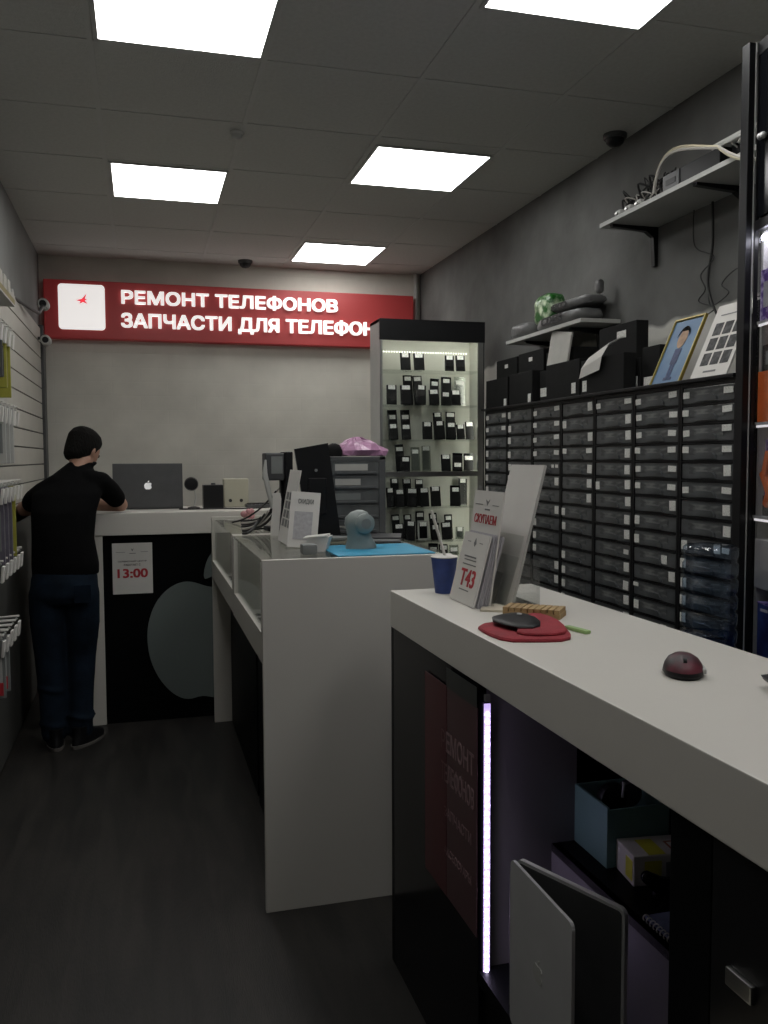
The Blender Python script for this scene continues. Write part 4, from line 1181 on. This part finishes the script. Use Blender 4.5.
# red banner's reflection in the glossy front, painted as a flat dim sheet
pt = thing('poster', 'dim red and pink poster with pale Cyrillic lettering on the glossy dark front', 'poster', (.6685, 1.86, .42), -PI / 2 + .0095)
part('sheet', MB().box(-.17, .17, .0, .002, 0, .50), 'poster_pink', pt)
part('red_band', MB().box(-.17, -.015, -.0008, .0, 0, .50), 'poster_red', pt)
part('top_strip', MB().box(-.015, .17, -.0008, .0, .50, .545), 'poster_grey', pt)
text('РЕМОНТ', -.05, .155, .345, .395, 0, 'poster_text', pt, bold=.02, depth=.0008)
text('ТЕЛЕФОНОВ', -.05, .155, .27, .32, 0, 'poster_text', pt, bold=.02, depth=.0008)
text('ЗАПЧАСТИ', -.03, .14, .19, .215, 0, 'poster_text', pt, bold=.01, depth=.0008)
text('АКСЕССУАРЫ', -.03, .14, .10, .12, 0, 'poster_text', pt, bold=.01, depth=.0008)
# laptop standing on its side
t = thing('laptop', 'silver laptop standing half open on its edge in the dark niche', 'laptop', (.673, 1.52, .345))
def rslab(w_, h_, th, r):
    return MB().prism(rrect(0, w_, 0, h_, r), 0, th, 'y')
lid = rslab(.252, .328, .006, .014).xf(Matrix.Rotation(-PI / 2, 4, 'Z'))
part('lid', lid, 'silver', t)
part('screen', rslab(.236, .312, .001, .008).xf(Matrix.Translation((.0075, -.008, .008)) @ Matrix.Rotation(-PI / 2, 4, 'Z')), 'phone', t)
part('mark', emblem(0, 0, .040, -.001, 0, None, None).xf(Matrix.Translation((0, -.105, .15)) @ Matrix.Rotation(-PI / 2, 4, 'Z')), 'lgrey', t, label='pale bitten fruit mark')
Rb = Matrix.Translation((.010, -.004, 0)) @ Matrix.Rotation(-PI / 2 + .40, 4, 'Z')
part('base', rslab(.252, .328, .010, .014).xf(Rb), 'silver', t)
part('keyboard', rslab(.240, .316, .0012, .008).xf(Rb @ Matrix.Translation((.006, -.0012, .006))), 'dark_grey', t)
part('hinge', MB().tube([(.006, .002, .03), (.006, .002, .30)], .006, 10), 'dark_grey', t, True)
# things on the niche shelf
SZ = .60
t = thing('teal_box', 'open teal cardboard box on the niche shelf with black gear inside', 'box', (.98, 1.633, SZ))
part('walls', MB().box(-.073, -.068, -.07, .07, 0, .128).box(.068, .073, -.07, .07, 0, .122).box(-.068, .068, -.07, -.065, 0, .122).box(-.068, .068, .065, .07, 0, .128).box(-.068, .068, -.065, .065, 0, .004), 'teal', t)
hs = thing('headset', 'black rounded earpieces sticking out of the open teal box', 'headset', (.97, 1.63, SZ + .01))
part('earpiece', MB().lathe([(.012, -.014), (.030, -.010), (.034, 0), (.030, .012), (.01, .016)], (-.022, -.015, .115), axis='y'), 'black', hs, True)
part('earpiece', MB().lathe([(.012, -.014), (.026, -.010), (.028, 0), (.026, .012), (.01, .016)], (.030, .005, .112), axis='y'), 'dark_grey', hs, True)
part('band', MB().tube([(-.022, 0, .10), (-.03, .02, .05), (0, .03, .012), (.03, .02, .05), (.03, .01, .10)], .006), 'black', hs, True)
part('plug', MB().tube([(-.012, -.04, .125), (-.012, -.045, .158)], .003), 'silver', hs, True)
t = thing('snack_carton', 'white carton with yellow and brown print in front of the teal box', 'carton', (.99, 1.51, SZ), -.12)
part('body', MB().box(-.068, .07, -.040, .045, 0, .062, .003), 'paper', t)
part('yellow_print', MB().box(-.045, -.010, -.0412, -.040, .008, .050).box(-.035, .0, -.038, .03, .062, .0628).box(-.0692, -.068, -.035, -.005, .01, .05), 'yellow_film', t)
part('brown_frame', MB().box(.020, .055, -.02, -.016, .062, .0628).box(.020, .055, .012, .016, .062, .0628).box(.020, .024, -.016, .012, .062, .0628).box(.051, .055, -.016, .012, .062, .0628), mat('brown_print', (.30, .10, .05), .6, noise=.1), t)
part('grey_panel', MB().box(.0, .066, -.0415, -.040, .002, .046), 'grey', t)
t = thing('barcode_scanner', 'glossy black curved hand scanner lying before the white carton', 'scanner', (.955, 1.43, SZ), .5)
sb = MB().limb([(-.045, .012, .050), (-.02, 0, .030), (.02, -.012, .018), (.06, -.02, .016)], [.012, .017, .015, .012], 14)
part('body', sb, 'black_gloss', t, True)
part('trigger', MB().ball((-.018, .004, .010), .010, 10), 'black', t, True)
t = thing('round_puck', 'small grey round puck at the edge of the black pedestal', 'puck', (.985, 1.395, SZ))
part('body', MB().lathe([(.020, 0), (.022, .004), (.022, .020), (.018, .024), (.002, .024)]), 'grey', t, True)
t = thing('notebook', 'bluish notebook with a white spiral binding at the shelf edge', 'notebook', (.93, 1.31, SZ))
part('cover', MB().box(-.055, .06, -.07, .06, 0, .006, .001), mat('notebook_blue', (.14, .16, .26), .6, noise=.15, nscale=60), t)
spi = MB()
for i in range(12):
    y = -.064 + i * .0108
    spi.tube([(-.056 + .006 * math.cos(a), y, .004 + .006 * math.sin(a)) for a in [j * PI / 5 for j in range(11)]], .0014, 5)
part('spiral', spi, 'paper', t, True)
# stool-high carton in front of the doors
t = thing('tall_carton', 'pale beige carton whose corner shows at the bottom edge before the doors', 'carton', (.58, .86, 0))
part('body', MB().box(-.085, .085, -.12, .105, 0, .695, .003), 'carton', t)
part('flap', MB().box(-.085, -.002, -.12, .105, .695, .699, .001), 'carton', t)

# leaflet holder group on the worktop
ZB = CZ
def leaflet(name, label, cat, x0, yf, yn, h_, lean, th, m, z0=ZB, group=None):
    t = thing(name, label, cat, (x0, (yf + yn) / 2, z0), -PI / 2, group)
    hw = (yf - yn) / 2
    R = Matrix.Rotation(-lean, 4, 'X')
    part('sheet', MB().box(-hw, hw, 0, th, .002, h_).xf(R), m, t)
    return t, R, hw
ac = thing('leaflet_holder', 'clear acrylic leaflet holder standing on the near white counter', 'holder', (.80, 2.08, ZB), -PI / 2)
R = Matrix.Rotation(-.30, 4, 'X')
part('back_plate', MB().box(-.10, .10, .052, .055, .0, .24).xf(R), 'acrylic', ac)
part('front_lip', MB().box(-.10, .10, .022, .025, .004, .10).xf(R), 'acrylic', ac)
part('foot', MB().box(-.10, .10, .01, .155, 0, .003), 'acrylic', ac)
part('rear_leg', MB().box(-.10, .10, .150, .153, .0, .115).xf(Matrix.Translation((0, .0, 0)) @ Matrix.Rotation(0, 4, 'X')), 'acrylic', ac)
t, R, hw = leaflet('leaflet', 'front leaflet marked T43 in red, in the pack on the near counter', 'leaflet', .780, 2.17, 1.995, .185, .255, .004, 'paper')
text('T43', -.045, .055, .045, .090, 0, 'red_ink', t, bold=.02, xf=R)
part('print', MB().box(-.05, .03, -.001, 0, .120, .124).box(-.045, .035, -.001, 0, .112, .115).box(-.05, .04, -.001, 0, .100, .103).box(-.05, -.03, -.001, 0, .160, .162).box(.03, .05, -.001, 0, .160, .162)
     .box(-.035, .03, -.001, 0, .034, .037).prism([(-.008, .158), (0, .150), (.008, .158), (0, .172)], -.001, 0).xf(R), 'grey_ink', t)
lt2 = thing('leaflet_stack', 'stack of thin white leaflets behind the front T43 sheet', 'leaflets', (.786, 2.075, ZB), -PI / 2)
st = MB()
for i in range(7):
    st.box(-.088, .086 + .0012 * (i % 3), .002 + i * .0040, .0045 + i * .0040, .002, .187 + .002 * (i % 2))
part('sheets', st.xf(R), mat('leaflet_edges', (.40, .39, .42), .7, noise=.12, nscale=80, stretch=(1, 12, 1)), lt2)
t, R2, hw = leaflet('leaflet', 'taller leaflet with red СКУПАЕМ heading behind the T43 sheet', 'leaflet', .818, 2.175, 1.985, .290, .135, .004, 'paper')
text('СКУПАЕМ', -.075, .070, .205, .229, 0, 'red_ink', t, bold=.006, xf=R2)
part('print', MB().box(-.08, -.03, -.001, 0, .253, .255).box(.035, .075, -.001, 0, .253, .255).box(-.012, .02, -.001, 0, .240, .244).prism([(-.012, .268), (0, .252), (.014, .268), (.004, .262)], -.001, 0).xf(R2), 'grey_ink', t)
t = thing('white_card', 'big blank white card leaning back behind the leaflets', 'card', (.865, 2.06, ZB), -PI / 2)
Rc = Matrix.Rotation(-.245, 4, 'X')
part('sheet', MB().box(-.10, .10, 0, .004, .004, .365).xf(Rc), 'paper', t)
part('edge', MB().box(.098, .101, .0, .006, .004, .365).xf(Rc), 'lgrey', t)
# cup with straw
t = thing('paper_cup', 'blue paper cup with a pale cover behind the leaflets', 'cup', (.799, 2.262, ZB))
part('body', MB().lathe([(.025, 0), (.026, .004), (.036, .095), (.0375, .098), (.033, .094), (.024, .006)], n=28), 'blue_cup', t, True, angle=60)
part('cover', MB().lathe([(.037, .0985), (.0385, .101), (.030, .104), (.002, .104)], n=28), 'paper', t, True)
solo('drinking_straw', MB().tube([(.802, 2.262, ZB + .098), (.762, 2.262, ZB + .228)], .0042, 10), 'paper', 'pale drinking straw leaning out of the blue cup', 'straw', (.802, 2.262, ZB + .098), smooth=True)
# slatted wooden block
t = thing('wooden_block', 'small slatted light wood block beside the red pouch', 'wooden block', (.885, 1.868, ZB), -.68)
part('base', MB().box(-.068, .068, -.034, .034, 0, .012, .001), 'wood', t)
sl = MB()
for i in range(9):
    sl.box(-.068 + i * .0152, -.055 + i * .0152, -.034, .034, .012, .022, .001)
part('slats', sl, 'wood', t)
solo('card_pile', MB().box(-.03, .05, -.045, .045, 0, .006, .001).xf(Matrix.Translation((.83, 1.98, ZB)) @ Matrix.Rotation(-.5, 4, 'Z')), 'carton', 'thin pale card lying between the leaflets and the wooden block', 'card', (.83, 1.98, ZB))
# red pouch with phone
t = thing('red_pouch', 'folded red fabric pouch on the near counter', 'pouch', (.80, 1.71, ZB))
def pouch(pts, z0, z1, inset=.006):
    c = Vector((sum(p[0] for p in pts) / len(pts), sum(p[1] for p in pts) / len(pts)))
    sm = smooth_loop(pts, 1)
    rings = []
    for z, k in ((z0, .985), (z0 + (z1 - z0) * .35, 1.0), (z1 - .002, .985), (z1, .93), (z1 + .001, .6), (z1 + .0012, .15)):
        rings.append([(c.x + (p[0] - c.x) * k, c.y + (p[1] - c.y) * k, z) for p in sm])
    return MB().ring_loft(rings)
part('lower_layer', pouch([(.698, 1.772), (.690, 1.69), (.700, 1.612), (.76, 1.590), (.828, 1.580), (.862, 1.64), (.893, 1.77), (.888, 1.850), (.84, 1.84), (.78, 1.80)], ZB, ZB + .009), 'red_cloth', t, True, W=True)
part('upper_fold', pouch([(.735, 1.655), (.75, 1.61), (.825, 1.598), (.858, 1.65), (.885, 1.76), (.870, 1.835), (.825, 1.80), (.80, 1.70)], ZB + .009, ZB + .017), 'red_cloth', t, True, W=True)
t = thing('black_phone', 'dark phone lying tucked under the flap of the red pouch', 'phone', (.765, 1.72, ZB + .010))
part('body', pouch([(.722, 1.765), (.735, 1.66), (.79, 1.64), (.83, 1.72), (.825, 1.80), (.79, 1.81)], ZB + .0175, ZB + .0235), 'black', t, True, W=True)
part('lens', MB().lathe([(.006, ZB + .025), (.006, ZB + .028), (.002, ZB + .028)], (.80, 1.765, 0), n=12), 'silver', t, W=True)
solo('green_lighter', MB().box(-.035, .035, -.008, .008, 0, .008, .003).xf(Matrix.Translation((.893, 1.672, ZB)) @ Matrix.Rotation(-1.35, 4, 'Z')), 'green', 'light green plastic stick poking out beside the red pouch', 'stick', (.893, 1.672, ZB), smooth=True)
# mouse
t = thing('computer_mouse', 'small dark computer mouse with a red shell on the near counter', 'mouse', (.888, 1.285, ZB), -.5)
part('body', MB().ell([(0, 0, 0, .030, .044), (0, 0, .006, .034, .048), (0, 0, .012, .033, .047)], 26), 'black', t, True)
part('shell', MB().ell([(0, 0, .012, .033, .047), (0, .0, .020, .031, .044), (0, .003, .029, .025, .034), (0, .005, .035, .015, .021), (0, .005, .037, .004, .006)], 26), 'mouse_red', t, True, label='dark red patterned shell')
part('wheel', MB().lathe([(.007, -.003), (.007, .003)], (0, -.026, .028), axis='x', n=14), 'black', t, True)
part('side_grip', MB().box(.028, .036, -.02, .015, .006, .016, .003), 'lgrey', t)
t = thing('card_reader', 'thin black device corner reaching in at the right edge of the counter', 'card reader', (1.0, 1.07, ZB), -.35)
part('body', MB().prism([(-.07, .012), (-.075, .020), (.07, .038), (.07, .0), (.0, .0)], -.09, .09), 'black', t)
part('keypad', MB().box(-.02, .05, -.06, .06, .030, .036, .002), 'dark_grey', t)

# ------------------------------------------------------------------ slatboard on the left wall with hooks
sw = thing('slatboard', 'white slatted display board fixed along the left wall', 'slatboard', (XL, 3.5, .25))
part('backing', MB().box(XL + .001, XL + .006, 1.0, 6.40, .02, 2.337), 'groove', sw, **W)
part('dark_board', MB().box(XL + .006, XL + .016, 1.0, 6.40, .02, 1.195), mat('dark_board', (.055, .055, .05), .7, noise=.1, nscale=4), sw, **W)
sl = MB()
z = 2.337
zs_ = []
while z > 1.20:
    sl.box(XL + .006, XL + .016, 1.0, 6.40, z - .0955, z, .002)
    zs_.append(z - .099)
    z -= .103
part('slats', sl, 'slat', sw, **W)
XS = XL + .016
def nearest_groove(z):
    return min(zs_, key=lambda q: abs(q - z))
hook0 = None
def hook(y, z, label):
    global hook0
    if hook0 is None:
        hook0 = thing('display_hook', label, 'hook', (XS, y, z), 0, 'white price-tag hooks on the slatboard')
        part('wall_clip', MB().box(-.003, .006, -.02, .02, -.025, .012, .001), 'lgrey', hook0)
        part('prong', MB().tube([(0, 0, 0), (.17, 0, .0), (.178, 0, .008)], .0050, 8), 'lgrey', hook0, True)
        part('upper_wire', MB().tube([(0, 0, .008), (.186, 0, .016)], .0040, 6), 'paper', hook0, True)
        part('tag_holder', MB().box(.182, .190, -.020, .020, -.040, .016, .002).xf(Matrix.Rotation(.10, 4, 'Y')), 'paper', hook0, label='white price tag holder')
        return hook0
    return dup(hook0, None, (XS, y, z), label=label)
rows = [(1.925, 3.62, 6, 'second'), (1.635, 3.69, 6, 'third'), (1.350, 3.72, 6, 'fourth'), (1.085, 3.68, 6, 'fifth'), (.835, 3.55, 5, 'lowest')]
HZ = []
for z, y0, n, rn in rows:
    zz = nearest_groove(z)
    zz = z
    HZ.append(zz)
    for k in range(n):
        hook(y0 - k * .095, zz, 'white slatboard hook, %s from the far end of the %s row' % (ORD[k], rn))
def hung_pack(label, y, zt, w_, h_, m, th=.012, x=XS + .15, m2=None, name='hanging_pack', group='packs hanging on the slatboard'):
    t = thing(name, label, 'pack', (x, y, zt - h_), 0, group)
    part('card', MB().box(-w_ / 2, w_ / 2, -th / 2, th / 2, 0, h_ - .02, .002).box(-w_ / 2, -.012, -th / 2, th / 2, h_ - .02, h_).box(.012, w_ / 2, -th / 2, th / 2, h_ - .02, h_).box(-.012, .012, -th / 2, th / 2, h_ - .008, h_ + .004), m, t)
    part('window', MB().box(-w_ * .38, w_ * .38, -th / 2 - .003, -th / 2, h_ * .18, h_ * .7, .002), m2 or 'grey', t)
    return t
# goods on the top row sit on a small ledge
t = thing('wire_shelf', 'small wire ledge at the top of the slatboard', 'shelf', (XS, 3.5, 1.995))
part('ledge', MB().box(XS, XS + .19, 3.05, 3.66, 2.035, 2.042, .001), 'lgrey', t, **W)
part('lip', MB().box(XS + .186, XS + .19, 3.05, 3.66, 2.042, 2.062), 'ochre', t, **W)
for i in range(4):
    t = thing('boxed_cable', 'cream and ochre boxed item, %s from the far end of the wire ledge' % ORD[i], 'box', (XS + .15, 3.61 - i * .10, 2.042), 0, 'boxed items on the wire ledge')
    part('box', MB().box(-.03, .03, -.025, .025, 0, .085, .003), 'slat', t)
    part('window', MB().box(-.018, .018, -.0265, -.025, .02, .07), 'ochre', t)
    part('cap', MB().box(-.031, .031, -.026, .026, .0, .012, .001), 'ochre', t)
for k, (c, m2) in enumerate([('yellow_green', 'ochre'), ('yellow_green', 'dark_grey'), ('dark_grey', 'yellow_green')]):
    hung_pack('yellow-green pack hanging on the second hook row, %s from its far end' % ORD[k], 3.53 - k * .095, 1.923, .07, .245 - .03 * k, c, m2=m2)
for k in range(3):
    hung_pack('grey blister pack hanging on the third hook row, %s from its far end' % ORD[k], 3.50 - k * .095, 1.633, .085, .20, 'lgrey', m2='grey')
for k, c in enumerate(['yellow_green', 'mauve', 'mauve', 'mauve']):
    hung_pack(('yellow-green pack beside mauve ones, fourth hook row' if k == 0 else 'mauve shiny pack on the fourth hook row, %s from its far end' % ORD[k]), 3.53 - k * .095, 1.348, .085, .265, c, x=XS + .145, m2='grey' if k else 'ochre')
for k in range(2):
    t = hung_pack('curved clear pack with red tip, %s on the lowest hook row' % ORD[k], 3.27 - k * .095, .833, .085, .20, 'grey', x=XS + .145, m2='lgrey')
    part('red_tip', MB().box(-.03, .035, -.010, -.006, .01, .055, .002), 'red_ink', t)

# ------------------------------------------------------------------ the man at the counter
man = thing('person', 'person in black t-shirt and dark jeans leaning on the far counter, seen from behind', 'person', (-.385, 4.60, 0))
# body (skin): head, neck, trunk core, arms, hands with fingers
b = MB()
HX, HY, HZ_ = -.300, 4.905, 1.500
hd = MB().ell([(0, -.004, -.115, .030, .035), (0, .012, -.100, .046, .058), (0, .010, -.070, .060, .078), (0, .004, -.030, .070, .090), (0, 0, .010, .075, .096), (0, -.002, .045, .073, .094), (0, -.004, .075, .060, .078), (0, -.006, .095, .038, .050), (0, -.006, .103, .012, .016)], 28)
hd.ball((0, .104, -.022), .013, 10, (.8, 1.0, 1.5))           # nose
hd.ball((0, .092, -.062), .020, 10, (1.2, .5, .45))           # lips
hd.ball((0, .086, -.098), .020, 10, (1.1, .7, .6))            # chin
for s_ in (-1, 1):
    hd.ball((s_ * .076, -.008, -.018), .019, 10, (.45, .8, 1.35))   # ears
Hm = Matrix.Translation((HX, HY, HZ_)) @ Matrix.Rotation(-.62, 4, 'Z') @ Matrix.Rotation(-.45, 4, 'X')
hd.xf(Hm)
b.add(hd.v, hd.f)
b.limb([(-.335, 4.80, 1.36), (-.305, 4.855, 1.43), (HX, HY - .02, HZ_ - .035)], [.044, .052, .056])
b.ell([(-.385, 4.64, .90, .14, .095), (-.392, 4.66, 1.05, .13, .085), (-.382, 4.70, 1.2, .14, .085), (-.355, 4.79, 1.31, .10, .055), (-.335, 4.82, 1.36, .05, .04)])
# arms: both elbows rest on the worktop (z 1.155), forearms folded inwards
RE, LE = (-.118, 4.955, 1.198), (-.600, 4.89, 1.188)
RW, LW = (-.300, 5.085, 1.188), (-.405, 5.13, 1.188)
b.limb([(-.215, 4.805, 1.312), (-.160, 4.875, 1.262), RE], [.042, .043, .038])
b.limb([RE, (-.215, 5.025, 1.196), RW], [.038, .036, .025])
b.limb([(-.490, 4.78, 1.268), (-.552, 4.835, 1.225), LE], [.040, .042, .037])
b.limb([LE, (-.495, 5.01, 1.196), LW], [.041, .038, .026])
def hand(mb, wrist, ang, side):
    T = Matrix.Translation(wrist) @ Matrix.Rotation(ang, 4, 'Z')
    h = MB()
    h.limb([(0, 0, 0), (.045, 0, -.004), (.078, 0, -.006)], [.024, .030, .026], 12)
    for i, (o_, l) in enumerate(((-.030, .058), (-.011, .070), (.010, .074), (.029, .066))):
        h.limb([(.080, o_, -.006), (.080 + l * .5, o_ * 1.12, -.002), (.080 + l * .85, o_ * 1.15, -.012), (.080 + l, o_ * 1.15, -.020)], [.0098, .0090, .0082, .0072], 10)
    h.limb([(.020, side * .026, -.004), (.048, side * .048, -.006), (.078, side * .058, -.014)], [.013, .0105, .0088], 10)
    for p in h.v:
        p.z = p.z * (.75 if p.x < .08 else 1)
    h.xf(T)
    mb.add(h.v, h.f)
hand(b, RW, math.radians(150), 1)
hand(b, LW, math.radians(60), -1)
remeshed('body', b, 'skin', man, voxel=.0055, smooth=3)
# hair: cap hugging the skull, open over the face
hr = MB()
cap_ = MB().ell([(0, -.048, -.085, .046, .040), (0, -.040, -.060, .066, .060), (0, -.022, -.020, .080, .080), (0, -.012, .020, .084, .092), (0, -.006, .055, .083, .100), (0, -.004, .085, .070, .088), (0, -.006, .106, .046, .060), (0, -.006, .117, .016, .020)], 28)
cap_.xf(Hm)
hr.add(cap_.v, cap_.f)
for i in range(26):
    a = random.uniform(0, 2 * PI); r_ = random.uniform(.02, .07)
    p = Hm @ Vector((r_ * math.cos(a), -.01 + r_ * 1.15 * math.sin(a), .112 - r_ * .55))
    hr.ball(tuple(p), random.uniform(.010, .017), 8)
remeshed('hair', hr, 'hair', man, voxel=.006, smooth=3)
for s_ in (-1, 1):
    e = MB().ball(tuple(Hm @ Vector((s_ * .030, .087, .0))), .0105, 10)
    part('eye', e, 'black_ink', man, True, W=True)
# t-shirt
sh = MB()
sh.ell([(-.382, 4.625, .865, .160, .118), (-.382, 4.63, .92, .162, .120), (-.392, 4.65, 1.05, .150, .112), (-.388, 4.69, 1.18, .158, .110), (-.372, 4.745, 1.27, .170, .100), (-.352, 4.79, 1.33, .145, .084), (-.335, 4.82, 1.38, .098, .068), (-.322, 4.842, 1.42, .062, .052), (-.318, 4.850, 1.432, .054, .046)])
sh.limb([(-.27, 4.785, 1.340), (-.215, 4.80, 1.318), (-.170, 4.855, 1.275), (-.143, 4.905, 1.238)], [.056, .064, .058, .053])
sh.limb([(-.43, 4.77, 1.315), (-.490, 4.775, 1.272), (-.540, 4.82, 1.238), (-.556, 4.842, 1.222)], [.054, .060, .056, .052])
sh.tube([(-.300 + .062 * math.cos(a), 4.856 + .046 * math.sin(a), 1.424 + .006 * math.sin(a)) for a in [i * PI / 8 for i in range(17)]], .011, 8)
remeshed('t_shirt', sh, 'shirt', man, voxel=.009, smooth=5)
# jeans
jn = MB()
jn.ell([(-.385, 4.625, .90, .152, .110), (-.388, 4.615, .84, .160, .122), (-.390, 4.61, .77, .164, .125), (-.390, 4.61, .73, .140, .105)])
jn.limb([(-.468, 4.61, .77), (-.470, 4.61, .62), (-.468, 4.615, .46), (-.462, 4.61, .28), (-.458, 4.60, .11), (-.455, 4.60, .075)], [.092, .086, .073, .064, .060, .062])
jn.limb([(-.312, 4.61, .77), (-.308, 4.62, .62), (-.316, 4.64, .46), (-.322, 4.62, .28), (-.326, 4.60, .11), (-.326, 4.60, .075)], [.092, .084, .070, .062, .058, .060])
for yy, xx in ((.12, -.458), (.15, -.326), (.30, -.462)):
    jn.tube([(xx + .066 * math.cos(a), 4.605 + .066 * math.sin(a), yy + .01 * math.sin(2 * a)) for a in [i * PI / 6 for i in range(13)]], .008, 6)
remeshed('jeans', jn, 'jeans', man, voxel=.010, smooth=4)
part('pocket', MB().box(-.335, -.255, 4.485, 4.4905, .74, .83, .002), 'jeans', man, W=True)
for xx, an in ((-.448, .15), (-.318, -.55)):
    T = Matrix.Translation((xx, 4.585, 0)) @ Matrix.Rotation(an, 4, 'Z')
    s_ = part('shoe', MB().ell([(0, .045, .018, .044, .125), (0, .045, .040, .044, .122), (0, .03, .062, .040, .095), (0, -.01, .085, .037, .055), (0, -.02, .105, .036, .045)], 26).xf(T), 'black', man, True, W=True, angle=80)
    o = part('sole', MB().ell([(0, .045, .001, .044, .126), (0, .045, .018, .047, .130)], 26).xf(T), 'sole', s_, True, label='pale rubber sole')
    o.data.transform(mtx(s_).inverted())
    part_l = MB()
    for i in range(3):
        part_l.tube([(-.022, .075 + i * .018, .060 - i * .006), (0, .078 + i * .018, .068 - i * .006), (.022, .075 + i * .018, .060 - i * .006)], .0035, 6)
    o = part('laces', part_l.xf(T), 'lgrey', s_, True)
    o.data.transform(mtx(s_).inverted())
